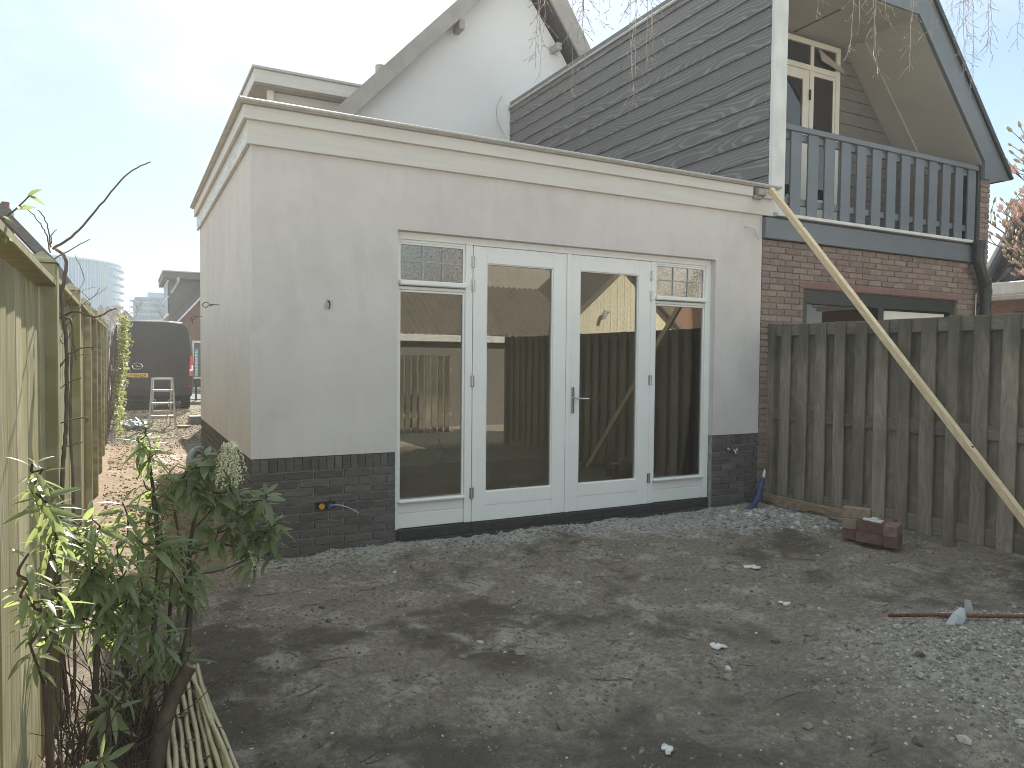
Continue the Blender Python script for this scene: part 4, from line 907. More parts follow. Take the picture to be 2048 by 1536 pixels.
for i in range(nu):
    for j in range(nv):
        a = 2*math.pi*i/nu; t = math.pi*(.02+.48*j/(nv-1))
        n_ = mnoise.noise(Vector((math.cos(a)*2, math.sin(a)*2, t*2.3)))*.45+mnoise.noise(Vector((math.cos(a)*6, math.sin(a)*5, t*6)))*.22
        vs.append((-.66+math.cos(a)*math.sin(t)*.24*(1+n_), 10.85+math.sin(a)*math.sin(t)*.20*(1+n_), max(.0, math.cos(t)*.17*(1+n_)+.01)))
bgm.add(vs, [(i*nv+j, i*nv+j+1, ((i+1) % nu)*nv+j+1, ((i+1) % nu)*nv+j) for i in range(nu) for j in range(nv-1)])
tag(bgm.build('plastic_sheet', M['bag'], None, True, at=(-.66, 10.85, 0), fix=True), 'crumpled grey plastic sheet lying by the fence in the passage', 'plastic sheet')
for k in range(3): tag(MB().box((.42+.01*k, 11.72, .01+.055*k), (.86-.01*k, 12.1, .06+.055*k), .006).build('paving_slab', M['paving'], None, at=(.64, 11.9, .01+.055*k)), ('lowest grey slab of the small stack by the house corner', 'middle grey slab of the small stack by the house corner', 'top grey slab of the small stack by the house corner')[k], 'slab', 'grey slabs stacked at the end of the passage')
o = MB().tube([(.27, 10.95, .01), (.27, 10.95, .05)], .13, 16); tag(o.build('round_lid', M['plank'], None, at=(.27, 10.95, 0)), 'small round brown disc lying on the gravel right of the ladder', 'disc')

# van parked on the drive, seen from behind
van = thing('parked_van', 'black delivery van parked on the drive with its rear doors towards the garden', 'van', (-.1, 19, 0))
VX, VY = -.12, 16.5
prof = [(-.93, .42), (-1.01, .60), (-1.025, 1.0), (-1.02, 1.35), (-.985, 1.75), (-.915, 2.15), (-.86, 2.30), (-.74, 2.39), (-.4, 2.425)]
prof = prof+[(-x, z) for x, z in prof[::-1]]
n = len(prof); vs = []; secs = [(0.0, .955), (.05, .985), (.16, 1.0), (4.0, 1.0), (4.9, .97), (5.4, .9)]
for yy, s_ in secs:
    for x, z in prof:
        zz = .42+(z-.42)*(1-(1-s_)*.5) if yy < 4 else .42+(z-.42)*(1.0 if yy < 4.5 else (.75 if yy < 5.2 else .45))
        vs.append((VX+x*s_, VY+yy, zz))
fs = [(i*n+j, i*n+(j+1) % n, (i+1)*n+(j+1) % n, (i+1)*n+j) for i in range(len(secs)-1) for j in range(n)]+[tuple(range(n)), tuple((len(secs)-1)*n+j for j in range(n))[::-1]]
vb = MB(); vb.add(vs, fs); vb = vb.build('body', M['van'], van, fix=True)
for s_ in (-1, 1):
    d = MB(); x0, x1 = (.012, .80); z0, z1 = .60, 2.27
    P_ = [(s_*x0, z0), (s_*.865, z0), (s_*.885, 1.2), (s_*.85, 1.72), (s_*.79, 2.1), (s_*.73, 2.23), (s_*x0, z1)]
    d.prism([(VX+x, VY-.018, z) for x, z in P_], (0, .03, 0)); d = d.build('rear_door', M['van'], van, fix=True)
    P_ = [(s_*.07, 1.62), (s_*.76, 1.62), (s_*.735, 1.85), (s_*.69, 2.08), (s_*.64, 2.15), (s_*.07, 2.17)]
    MB().prism([(VX+x, VY-.026, z) for x, z in P_], (0, .012, 0)).build('door_panel', M['van'], d, fix=True)
    MB().box((VX+s_*.02, VY-.022, 1.03), (VX+s_*.86, VY-.016, 1.05)).build('crease', M['van_trim'], d)
    lm = thing_l = MB().prism([(VX+s_*.885, VY-.035, .93), (VX+s_*.985, VY-.02, .93), (VX+s_*1.005, VY-.02, 1.45), (VX+s_*.915, VY-.035, 1.50)], (0, .14, 0)).build('tail_lamp', M['red_lamp'], van, fix=True)
    MB().prism([(VX+s_*.90, VY-.042, 1.05), (VX+s_*.985, VY-.028, 1.08), (VX+s_*.985, VY-.028, 1.22), (VX+s_*.95, VY-.036, 1.22), (VX+s_*.95, VY-.036, 1.12), (VX+s_*.90, VY-.042, 1.12)], (0, .01, 0)).build('lamp_lens', M['white_plastic'], lm, fix=True)
    MB().tube([(VX+s_*.90, VY-.05, .64), (VX+s_*.90, VY-.03, .64)], .035, 12).build('reflector', M['red_lamp'], van)
    for yy in (.95, 4.5):
        wl_ = MB().tube([(VX+s_*.96, VY+yy, .34), (VX+s_*.74, VY+yy, .34)], .34, 24).build('wheel', M['rubber'], van)
        MB().tube([(VX+s_*.965, VY+yy, .34), (VX+s_*.95, VY+yy, .34)], .2, 16).build('rim', M['alu'], wl_)
MB().box((VX-.96, VY-.07, .36), (VX+.96, VY+.15, .59), .04).build('bumper', M['van_trim'], van)
MB().box((VX-.7, VY+.1, .28), (VX+.6, VY+3, .42)).box((VX-.2, VY+.05, .2), (VX+.0, VY+.4, .3)).build('underbody', M['van_trim'], van)
MB().box((VX-.72, VY-.03, .87), (VX-.06, VY-.018, 1.04), .01).build('plate_recess', M['van_trim'], van)
npl = MB().box((VX-.64, VY-.042, .89), (VX-.12, VY-.032, 1.0), .004).build('number_plate', M['plate'], van)
MB().box((VX-.637, VY-.044, .893), (VX-.59, VY-.0425, .997)).build('blue_band', M['eu_blue'], npl)
tcu = bpy.data.curves.new('plate_text', 'FONT'); tcu.body = 'V-08-JZR'; tcu.size = .105; tcu.align_x = 'CENTER'; tcu.align_y = 'CENTER'; tcu.extrude = .001; tcu.materials.append(M['ink'])
tob = bpy.data.objects.new('plate_text', tcu); col.objects.link(tob); dg_ = bpy.context.evaluated_depsgraph_get(); tme_ = bpy.data.meshes.new_from_object(tob.evaluated_get(dg_)); bpy.data.objects.remove(tob)
to = link(bpy.data.objects.new('lettering', tme_), npl, (VX-.355, VY-.044, .944)); to.rotation_euler = (math.pi/2, 0, 0)
em = MB(); em.tube([(VX-.38+.12*math.cos(a), VY-.035, 1.19+.085*math.sin(a)) for a in [2*math.pi*k/24 for k in range(25)]], .011, 6, False); em.prism([(VX-.54, VY-.04, 1.2), (VX-.35, VY-.04, 1.21), (VX-.38, VY-.04, 1.19), (VX-.22, VY-.04, 1.18), (VX-.41, VY-.04, 1.175), (VX-.385, VY-.04, 1.195)], (0, .01, 0))
em.build('emblem', M['chrome'], van); MB().box((VX+.12, VY-.05, 1.12), (VX+.20, VY-.02, 1.3), .01).build('door_handle', M['van_trim'], van)

# ivy hedge at the end of the left fence
iv = thing('ivy_hedge', 'yellow green ivy growing over the far end of the left fence', 'ivy', (-1.05, 11.2, 0))
ibm = MB()
for k in range(14):
    y_ = random.uniform(9.4, 13.5); pts = [(-1.08, y_, 0), (-1.05+random.uniform(-.1, .1), y_+random.uniform(-.2, .2), .8), (-1.0+random.uniform(-.1, .15), y_+random.uniform(-.4, .4), 1.9)]
    ibm.tube(spline(pts, 4), taper(9, .014, .004), 5)
tag(ibm.build('stems', M['vine'], iv), None, None, None, 'stuff')
n = 4200; yy = rng.uniform(9.2, 13.8, n); zz = 2.15*rng.random(n)**.8+.03; depth = np.abs(rng.normal(size=n))*.06+.08*fbm(yy, zz, 3, 1.6, 21)+.05
xx = -1.04+depth+.06*np.clip(zz-.6, 0, 1)+.10*np.clip(fbm(yy, zz, 3, 1.1, 24)+.05, 0, 1)*3; zz = zz+.10*fbm(yy, zz*0+1, 3, 2, 22)
q = np.array([(-.5, 0, 0), (0, -.42, .05), (.6, 0, 0), (0, .42, .05)])
T = rotm(n); V = np.einsum('nij,kj->nki', T, q)*rng.uniform(.035, .075, n)[:, None, None]+np.stack([xx, yy, zz], -1)[:, None, :]
tag(link(bpy.data.objects.new('foliage', ngon_mesh(V.reshape(-1, 3), np.arange(n*4).reshape(n, 4), 'foliage', M['leaf_ivy'])), iv), None, None, None, 'stuff')

# ------------------------------------------------------------------ far houses, tower, trees
twr = thing('glass_tower', 'tall curved blue glass tower far beyond the fence', 'tower', (-10.3, 107, 0))
cx, cy, rad = -10.3, 107, 9.1
def arc(r, a0, a1, n): return [(cx+r*math.cos(a), cy+r*math.sin(a)) for a in [a0+(a1-a0)*i/(n-1) for i in range(n)]]
ptsA = arc(rad, R(-200), R(25), 40)
MB().prism([(x, y, 0) for x, y in ptsA], (0, 0, 13.2)).build('glass_wall', M['tower_glass'], twr, fix=True)
MB().prism([(x, y, 13.21) for x, y in arc(rad+.15, R(-200), R(25), 40)], (0, 0, .2)).build('parapet', M['tower_slab'], twr, fix=True)
for k in range(13):
    z = 1.2+k*.95
    MB().prism([(x, y, z) for x, y in arc(rad+.45, R(-28), R(25), 12)], (0, 0, .14)).build('balcony_slab', M['tower_slab'], twr, fix=True)
mu = MB()
for x, y in arc(rad+.02, R(-170), R(-32), 60): mu.box((x-.03, y-.03, 0), (x+.03, y+.03, 13.19))
mu.build('mullions', M['tower_slab'], twr)
ofc = thing('office_block', 'pale blue stepped office block far beyond the drive', 'building', (1.6, 78, 0))
MB().box((0, 75, 0), (1.26, 81, 7.1)).build('low_wing', M['office'], ofc); MB().box((1.26, 75.4, 0), (4.4, 81, 7.72)).build('high_wing', M['office'], ofc)
for k in range(5):
    z = 4.55+k*.59
    MB().box((.1, 74.92, z-.06), (1.22, 74.99, z+.28)).build('window_band', M['office_glass'], ofc)
    if z+.4 < 7.6: MB().box((1.4, 75.32, z), (4.2, 75.39, z+.30)).build('window_band', M['office_glass'], ofc)
    MB().box((-.36, 74.7, z-.14), (.0, 76, z-.07)).build('balcony', M['office'], ofc)
def far_house(name, label, x0, x1, y0, y1, eave, ridge, wallm, chim, cat='house'):
    h = thing(name, label, cat, ((x0+x1)/2, (y0+y1)/2, 0)); xm = (x0+x1)/2
    MB().prism([(x0, y0, 0), (x1, y0, 0), (x1, y0, eave), (xm, y0, ridge), (x0, y0, eave)], (0, y1-y0, 0)).build('walls', wallm, h, fix=True)
    for s_, xe in ((-1, x0), (1, x1)):
        MB().prism([(xe+s_*.25, y0-.3, eave-.2), (xm, y0-.3, ridge+.05), (xm, y0-.3, ridge+.25), (xe+s_*.35, y0-.3, eave-.02)], (0, y1-y0+.6, 0)).build('roof', M['far_roof'], h, fix=True)
    for cx_, cy_, zt in chim: MB().box((cx_-.22, cy_-.3, eave), (cx_+.22, cy_+.3, zt), .02).tube([(cx_, cy_, zt), (cx_, cy_, zt+.2)], .1, 8).build('chimney', M['far_brick'], h)
    return h
h = far_house('white_gable_cottage', 'small white gabled house with dark roof and chimneys beyond the fence', -3.0, -.9, 70, 78, 4.3, 5.5, M['pale_wall'], [(-2.75, 73, 5.95), (-2.2, 75, 6.0)])
h = far_house('dark_roofed_house', 'dark roofed house with one chimney behind the white gabled house', -2.0, .6, 80, 88, 4.4, 5.9, M['far_brick'], [(-1.55, 83, 6.6)])
hl = far_house('tiled_house', 'tiled house with a brick chimney showing over the near end of the left fence', -8.2, -2.45, 14, 22, 3.55, 7.0, M['far_brick'], [])
MB().box((-3.35, 14.2, 3.9), (-2.99, 14.7, 4.7), .02).tube([(-3.12, 14.4, 4.7), (-3.12, 14.4, 4.86)], .08, 10).build('chimney', M['far_brick'], hl)
# brick house across the road with grey dormer
rh = thing('dormer_house', 'brick house across the road with a grey flat roofed dormer', 'house', (6, 36, 0))
MB().prism([(1.15, 32, 0), (12, 32, 0), (12, 32, 3.0), (6.5, 32, 9.0), (1.15, 32, 3.0)], (0, 9, 0)).build('brick_wall', M['far_brick'], rh, fix=True)
MB().prism([(.85, 31.7, 2.9), (1.1, 31.7, 2.75), (6.5, 31.7, 9.05), (6.5, 31.7, 9.4)], (0, 9.6, 0)).build('roof_slope', M['far_roof'], rh, fix=True)
MB().prism([(1.28, 31.66, 3.0), (1.36, 31.66, 2.98), (6.55, 31.66, 9.0), (6.5, 31.66, 9.12)], (0, .05, 0)).build('verge_trim', M['white_worn'], rh, fix=True)
MB().prism([(12.3, 31.7, 2.7), (6.5, 31.7, 9.05), (6.5, 31.7, 9.4), (12.5, 31.7, 2.9)], (0, 9.6, 0)).build('roof_slope', M['far_roof'], rh, fix=True)
dmr = MB().box((1.05, 32.3, 3.2), (5.0, 37, 5.05)).build('dormer', M['grey_wood'], rh)
MB().box((.80, 32.0, 5.05), (5.2, 37.4, 5.36), .02).build('dormer_roof', M['grey_wood'], dmr); MB().box((.76, 31.97, 5.361), (5.2, 37.4, 5.42), .01).build('dormer_trim', M['zinc'], dmr)
wf = MB()
for y_ in (32.5, 33.6, 34.7): wf.box((.99, y_, 3.45), (1.05, y_+.12, 4.95))
wf.box((.985, 32.4, 3.35), (1.049, 36.5, 3.47)); wf.box((.985, 32.4, 4.9), (1.049, 36.5, 5.0)); wf.box((.985, 32.4, 4.2), (1.049, 36.5, 4.28)); wf.build('dormer_window', M['white'], dmr)
box('pane', (1.0, 32.5, 3.47), (1.045, 36.4, 4.9), M['office_glass'], dmr)
MB().tube(spline([(1.42, 31.96, 5.1), (1.42, 31.96, 4.9), (1.32, 32.2, 4.7), (1.15, 32.28, 4.4)], 4), .06, 8).build('rain_pipe', M['zinc'], dmr)
MB().box((1.7, 31.93, 0), (4.6, 31.99, 2.05), .01).build('garage_door', M['van_trim'], rh)
sg = thing('notice_board', 'white framed notice board with pale blue poster beside the drive', 'sign', (1.75, 21, 0))
MB().box((1.19, 20.98, .72), (2.3, 21.04, 1.98), .01).build('board', M['white_worn'], sg); MB().box((1.24, 20.972, .78), (2.25, 20.9795, 1.92)).build('poster', M['grey_wood'], sg)
pp = MB()
pp.box((1.26, 20.966, .80), (1.36, 20.9715, 1.72))
pp.build('poster_strip', M['cyan'], sg)
lt = MB()
for k in range(9):
    z = .84+k*.092; lt.box((1.275, 20.961, z), (1.345, 20.9655, z+.018)); lt.box((1.275+.02*(k % 3), 20.9605, z+.03), (1.295+.02*(k % 3), 20.965, z+.066))
lt.build('lettering', M['white'], sg)
for x in (1.30, 2.2): MB().box((x-.03, 21.0, 0), (x+.03, 21.06, .72)).build('post', M['van_trim'], sg)
def bare_tree(name, label, x, y, h, spread, m, seed, r=.12, depth=4, loc_z=0):
    g = random.Random(seed); t = thing(name, label, 'tree', (x, y, loc_z)); b = MB(); tr = MB()
    def grow_(p, d, L, rr, k):
        n_ = 4; pts = [p]; dd = Vector(d)
        for i in range(n_):
            dd = (dd+Vector((g.uniform(-1, 1), g.uniform(-1, 1), g.uniform(-.3, .6)))*.16).normalized(); pts.append(pts[-1]+dd*L/n_)
        (tr if k == depth else b).tube(pts, taper(n_+1, rr, rr*.6), 5 if k > 1 else 4, False)
        if k == 0: return
        for i in range(g.randint(3, 4)):
            a = g.uniform(0, 6.28); s_ = Vector((math.cos(a), math.sin(a), 0)); q = pts[g.randint(2, n_)]
            grow_(q, (dd*.75+s_*spread+Vector((0, 0, .15))).normalized(), L*g.uniform(.6, .78), rr*.55, k-1)
    grow_(Vector((x, y, loc_z)), Vector((0, 0, 1)), h*.36, r, depth)
    tr.build('trunk', m, t); b.build('crown', m, t); return t
bare_tree('bare_tree', 'leafless tree in the distance left of the office block', -.75, 62, 7.2, .8, M['far_tree'], 3, .16, 5)
bare_tree('bare_tree', 'leafless tree in front of the office block beside the brick house', 2.2, 52, 7.2, .75, M['far_tree'], 5, .14, 5)

# right: tiled house, grey dormer, magnolia
th_ = thing('tiled_neighbour', 'low house with black glazed tiles and white gutter behind the magnolia', 'house', (16, -1, 0))
ex = 13.0; ya, yb_ = -6.0, 2.35
MB().box((ex+.35, ya, 0), (19, 6.0, 2.62)).build('brick_wall', M['far_brick'], th_)
MB().box((ex+.30, -3.5, .9), (ex+.345, 2.0, 2.42)).build('dark_window', M['black_green'], th_)
MB().box((ex-.02, ya, 2.70), (ex+.16, 6.0, 2.93), .02).box((ex+.16, ya, 2.63), (ex+.5, 6.0, 2.70)).build('gutter', M['white_worn'], th_)
ang = math.radians(50); ux, uz = math.cos(ang), math.sin(ang)
MB().prism([(ex+.12, ya, 2.90), (ex+3.2, ya, 2.90+3.08*math.tan(ang)), (ex+6.0, ya, 2.9)], (0, yb_-ya, 0)).build('roof_deck', M['far_roof'], th_, fix=True)
tm = MB(); nn_ = 7; vs = []
for j in (0, 1):
    for i in range(nn_):
        t = i/(nn_-1); vs.append((j*.40, (t-.5)*.30, .035*math.sin(t*math.pi*2*.95+.4)+.05-(.025*j)))
vs += [(x, y, z-.018) for x, y, z in vs]
fs = [(i, nn_+i, nn_+i+1, i+1) for i in range(nn_-1)]+[(i, i+1, 2*nn_+i+1, 2*nn_+i) for i in range(nn_-1)]
tm.add(vs, fs); tme = tm.mesh('tile', M['roof_tile'], True)
for r_i in range(11):
    for c_i in range(26): inst('tile', tme, th_, (ex+.10+r_i*.34*ux, yb_-.16-c_i*.275, 2.93+r_i*.34*uz), (0, -ang+.03, random.uniform(-.012, .012)))
MB().tube([(ex+.0, yb_, 3.0), (ex+2.6, yb_, 3.05+2.6*math.tan(ang))], .10, 10).build('verge_roll', M['roof_tile'], th_)
gd = thing('grey_dormer_house', 'blue grey panelled upper storey behind the magnolia', 'house', (24, 10, 0))
MB().box((20.5, -8, 0), (26, 4.5, 6.1)).build('walls', M['office'], gd); MB().box((20.2, -8.3, 6.1), (26.3, 4.8, 6.45), .03).build('flat_roof', M['grey_wood'], gd)
for k in range(5): MB().box((20.45, 2.4-k*2.1, 4.6), (20.495, 4.3-k*2.1, 5.9), .01).build('panel', M['office'], gd)
mg = thing('magnolia_tree', 'magnolia in pink bloom between the two houses on the right', 'tree', (12.0, .6, 0))
gm = random.Random(12); mb_, mt_ = MB(), MB(); tips = []
def mgrow(p, d, L, rr, k):
    pts = [p]; dd = Vector(d)
    for i in range(4):
        dd = (dd+Vector((gm.uniform(-1, 1), gm.uniform(-1, 1), gm.uniform(-.2, .5)))*.2).normalized(); pts.append(pts[-1]+dd*L/4)
    (mt_ if k == 5 else mb_).tube(pts, taper(5, rr, rr*.6), 6 if k > 2 else 5, False)
    if k <= 2: tips.append((pts[-1], dd)); tips.append((pts[2], (dd+Vector((0, 0, .7))).normalized()))
    if k == 0: return
    for i in range(gm.randint(3, 4)):
        a = gm.uniform(0, 6.28); q = pts[gm.randint(2, 4)]
        mgrow(q, (dd*.7+Vector((math.cos(a), math.sin(a), .1))*.75+Vector((0, 0, .25))).normalized(), L*gm.uniform(.62, .82), rr*.6, k-1)
mt_.tube(spline([(12.2, .6, 0), (12.2, .62, .8), (12.15, .6, 1.5), (12.2, .6, 2.0)], 4), taper(13, .11, .07), 8)
for d_, L_, z_ in (((.1, .35, 1), 1.15, 2.0), ((.15, -.35, 1), 1.2, 1.95), ((-.05, .9, .7), .95, 1.7), ((.2, -.9, .7), .95, 1.7), ((.5, .1, 1), 1.05, 1.9)): mgrow(Vector((12.2, .6, z_)), Vector(d_).normalized(), L_, .055, 4)
tips = [t_ for t_ in tips if t_[0].z > 2.9]
mt_.build('trunk', M['twig'], mg); mb_.build('crown', M['twig'], mg)
pet = MB()
for k in range(6):
    a = 2*math.pi*k/6; ca, sa = math.cos(a), math.sin(a); w_ = .018
    prof_ = [(.006, 0, .006), (.03, .028, w_), (.034, .065, w_*1.1), (.042+.012*(k % 2), .10, .004)]
    vs = []
    for r__, z_, hw in prof_: vs += [(ca*r__-sa*hw, sa*r__+ca*hw, z_), (ca*r__+sa*hw, sa*r__-ca*hw, z_)]
    pet.add(vs, [(0, 1, 3, 2), (2, 3, 5, 4), (4, 5, 7, 6)])
pme = pet.mesh('blossom', M['petal'], True); bme = MB().tube([(0, 0, 0), (0, 0, .025), (0, 0, .06), (0, 0, .085)], [.006, .017, .014, .002], 6).mesh('bud', M['bud'], True)
gm.shuffle(tips); print('magnolia tips', len(tips))
tips.sort(key=lambda q: (q[0]-CAM).length+gm.uniform(0, 1.5)); bo = MB()
for i, (p, d) in enumerate(tips[:2600]):
    e = d.to_track_quat('Z', 'Y'); sc3 = gm.uniform(.7, 1.3)
    if i < 560: inst('blossom' if i % 2 else 'bud', pme if i % 2 else bme, mg, p, e.to_euler(), [sc3*(1 if i % 2 else 1.25)]*3)
    else:
        m3 = e.to_matrix()*sc3*1.2; bo.add([p+m3 @ v.co for v in bme.vertices], [tuple(q.vertices) for q in bme.polygons])
if bo.v: tag(bo.build('far_buds', M['bud'], mg, True), None, None, None, 'stuff')
# ------------------------------------------------------------------ birch hanging into the top of the view (its trunk stands behind the viewer)
bi = thing('birch_tree', 'bare birch whose thin drooping twigs hang into the top of the view', 'tree', (2.6, -8.6, 0))
MB().tube(spline([(2.6, -8.6, -.1), (2.65, -8.5, 2), (2.55, -8.3, 4.5), (2.6, -8.0, 7.0), (2.7, -7.6, 9.0)], 5), taper(21, .20, .08), 12).build('trunk', M['birch_bark'], bi, True)
limbs = [[(2.58, -8.2, 5.2), (2.2, -6.2, 6.6), (1.7, -4.0, 6.5), (1.3, -2.2, 5.9), (1.1, -1.6, 5.5)], [(2.6, -8.0, 6.0), (3.0, -6, 7.2), (3.5, -4, 7.1), (3.7, -2.3, 6.4), (3.8, -1.6, 6.0)], [(2.6, -8.1, 5.6), (3.6, -6.2, 7.0), (4.5, -4.2, 7.0), (4.9, -2.5, 6.4), (5.1, -1.8, 6.0)]]
lb = MB()
for l in limbs: lb.tube(spline(l, 6), taper(25, .06, .015), 7)
gb = random.Random(5)
def strand(xe, ye, ze, ztop, lx, seed):
    g = random.Random(seed); b = MB(); n_ = 30; P_ = []; ox = oy = 0
    for i in range(n_):
        t = i/(n_-1); ox += g.gauss(0, .007); oy += g.gauss(0, .007)
        P_.append(Vector((lx+(xe-lx)*t**.7+ox, ye+oy, ztop+(ze-ztop)*t)))
    b.tube(P_, taper(n_, .0042, .0011), 5, False)
    for i in range(6, n_-1):
        for _ in range(g.choice((1, 2, 2, 3))):
            q = P_[i].lerp(P_[i+1], g.random()); a = g.uniform(0, 6.28); L = g.uniform(.03, .15)*(1.15-.5*i/n_)
            d = Vector((math.cos(a)*.8, math.sin(a)*.8, -g.uniform(.3, 1.1))).normalized()
            m_ = q+d*L*.5+Vector((g.gauss(0, .008), g.gauss(0, .008), g.gauss(0, .006))); e_ = q+d*L+Vector((0, 0, -L*.18))
            b.tube([q, m_, e_], [.0014, .0012, .0009], 4, False)
            b.tube([e_, e_.lerp(e_+(e_-m_).normalized()*.014, .5), e_+(e_-m_).normalized()*.016], [.0012, .0024, .0006], 4, False)
            if g.random() < .5:
                d2 = (d+Vector((g.gauss(0, .6), g.gauss(0, .6), -.3))).normalized(); b.tube([m_, m_+d2*L*.45], [.0012, .0008], 4, False)
    b.build('hanging_twig', M['birch_twig'], bi)
sx = [(1.08, 3.10), (1.13, 3.0), (1.18, 2.95), (1.24, 3.15), (1.30, 2.88), (1.35, 3.05), (1.40, 3.22), (1.48, 3.30), (1.57, 2.98), (1.62, 3.02), (1.67, 2.86), (1.71, 3.05), (1.78, 3.2), (1.22, 3.05), (1.64, 3.1)]
for k, (x, z) in enumerate(sx): strand(x, -2.2+gb.uniform(-.15, .15), z, 5.75, x+gb.uniform(-.1, .1), 100+k)
for k, (x, z) in enumerate([(3.30, 3.75), (3.38, 3.62), (3.46, 3.48), (3.62, 3.70), (3.70, 3.55), (3.80, 3.42), (3.88, 3.60), (4.0, 3.45), (4.15, 3.7)]): strand(x, -2.2+gb.uniform(-.15, .15), z, 6.3, x+gb.uniform(-.1, .1), 200+k)
for k, (x, z) in enumerate([(4.42, 3.70), (4.50, 3.95), (4.66, 3.85), (4.76, 3.75), (4.85, 3.62), (4.93, 3.5), (5.05, 3.85), (5.2, 3.75), (5.3, 3.9), (4.35, 3.5)]): strand(x, -2.2+gb.uniform(-.15, .15), z, 6.3, x+gb.uniform(-.1, .1), 300+k)
for a_, b_ in (((1.0, -2.2, 5.72), (1.85, -2.2, 5.8)), ((3.2, -2.2, 6.28), (4.2, -2.2, 6.35)), ((4.3, -2.2, 6.3), (5.35, -2.2, 6.3))): lb.tube([a_, b_], .008, 6)
lb.build('limb', M['twig'], bi, True)

# ------------------------------------------------------------------ evergreen shrubs on the left
def leafmesh(name, m, wd, droop, fold, seed):
    g = random.Random(seed); ns = 7; vs = []
    for i in range(ns):
        t = i/(ns-1); w_ = wd*(math.sin(math.pi*min(1, t**.8*.97+.03)))**.85+.004; z = -droop*t*t
        tw_ = g.uniform(-.1, .1)*.02
        vs += [(t, -w_, z+w_*fold+tw_), (t, 0, z), (t, w_, z+w_*fold-tw_)]
    fs = []
    for i in range(ns-1):
        a = i*3; fs += [(a, a+3, a+4, a+1), (a+1, a+4, a+5, a+2)]
    b = MB(); b.add(vs, fs); return b.mesh(name, m, True)
LR = [leafmesh('leaf', M['leaf'], w_, d_, f_, k) for k, (w_, d_, f_) in enumerate([(.092, .10, .35), (.105, .22, .3), (.085, .30, .45), (.10, .16, .2)])]
LP = [leafmesh('leaf', M['leaf_pieris'], w_, d_, f_, k+9) for k, (w_, d_, f_) in enumerate([(.15, .12, .3), (.165, .25, .25), (.14, .05, .4)])]
def shrub(name, label, cat, base, whorls, nleaf, meshes, stems, seed, droopy=.5, cap=300, extra=None):
    g = random.Random(seed); t = thing(name, label, cat, base); sb = MB(); nodes = []; todo = []
    for st_ in stems:
        pts = spline(st_[0], 5); sb.tube(pts, taper(len(pts), st_[1], st_[2]), 8); nodes += [(p, st_[2]) for p in pts]
    for (x, y, z, L) in sorted(whorls, key=lambda w: w[2]):
        p = Vector((max(x, -1.0), y, z)); best = None
        for q, _ in nodes:
            if q.z > p.z-.02: continue
            d = (q-p).length+.15*abs(q.z-(p.z-.15))
            if best is None or d < best[0]: best = (d, q)
        q = best[1] if best else Vector(base)
        mid = q.lerp(p, .55)+Vector((g.uniform(-.02, .02), g.uniform(-.02, .02), -.01-.04*(p-q).length))
        pp = spline([q, mid, p], 5); sb.tube(pp, taper(len(pp), .0042, .0024), 5); nodes += [(k, .003) for k in pp[3:]]
        ax = ((p-mid).normalized()+Vector((g.uniform(-.2, .2), g.uniform(-.25, .1), .9))).normalized()
        e1 = ax.orthogonal().normalized(); e2 = ax.cross(e1); a0 = g.uniform(0, 6.28)
        for i in range(nleaf):
            a = a0+i*2.399+g.uniform(-.25, .25); el = g.uniform(-.95, .15)*droopy*2-.1 if i > 2 else g.uniform(.1, .7)
            rd_ = e1*math.cos(a)+e2*math.sin(a); X_ = (rd_*math.cos(el)+ax*math.sin(el)).normalized(); Z_ = (ax*math.cos(el)-rd_*math.sin(el)).normalized(); Y_ = Z_.cross(X_)
            ln = L*g.uniform(.75, 1.12)*(1 if i > 2 else .7)
            pos = p-ax*(.006*i)+X_*.008
            tip = pos+X_*ln
            if tip.x < -1.035: continue
            m4 = Matrix((X_, Y_, Z_)).transposed()
            m4 = m4 @ Matrix.Rotation(g.uniform(-.5, .5), 3, 'X'); lm_ = g.choice(meshes)
            todo.append((lm_, pos, m4, ln, g.uniform(.85, 1.15)))
    todo.sort(key=lambda q: (q[1]-CAM).length); fo = MB()
    for i, (lm_, pos, m4, ln, wk) in enumerate(todo):
        if i < cap: inst('leaf', lm_, t, pos, m4.to_euler(), (ln, ln*wk, ln))
        else: fo.add([pos+m4 @ Vector((v.co.x*ln, v.co.y*ln*wk, v.co.z*ln)) for v in lm_.vertices], [tuple(p.vertices) for p in lm_.polygons])
    if fo.v: tag(fo.build('foliage', meshes[0].materials[0], t, True), None, None, None, 'stuff')
    if extra: extra(sb, g)
    tag(sb.build('stems', M['bark'], t, True), None, None, None, 'stuff'); return t
WA = [(-1.04, -2.75, 1.14, 0.11), (-1.02, -2.7, 1.11, 0.1), (-1.03, -2.8, 1.05, 0.12), (-1.02, -2.7, 1.01, 0.12), (-1.0, -2.5, 0.89, 0.12), (-0.99, -2.4, 0.86, 0.1), (-1.01, -2.6, 0.96, 0.1), (-1.04, -2.9, 0.89, 0.11), (-1.04, -2.9, 0.81, 0.12), (-1.02, -2.8, 0.76, 0.12), (-0.99, -2.7, 0.74, 0.11), (-1.04, -2.85, 0.74, 0.1), (-1.02, -2.8, 0.7, 0.1), (-1.04, -2.9, 0.62, 0.1), (-1.01, -2.7, 0.87, 0.1), (-0.99, -2.7, 0.6, 0.1)]
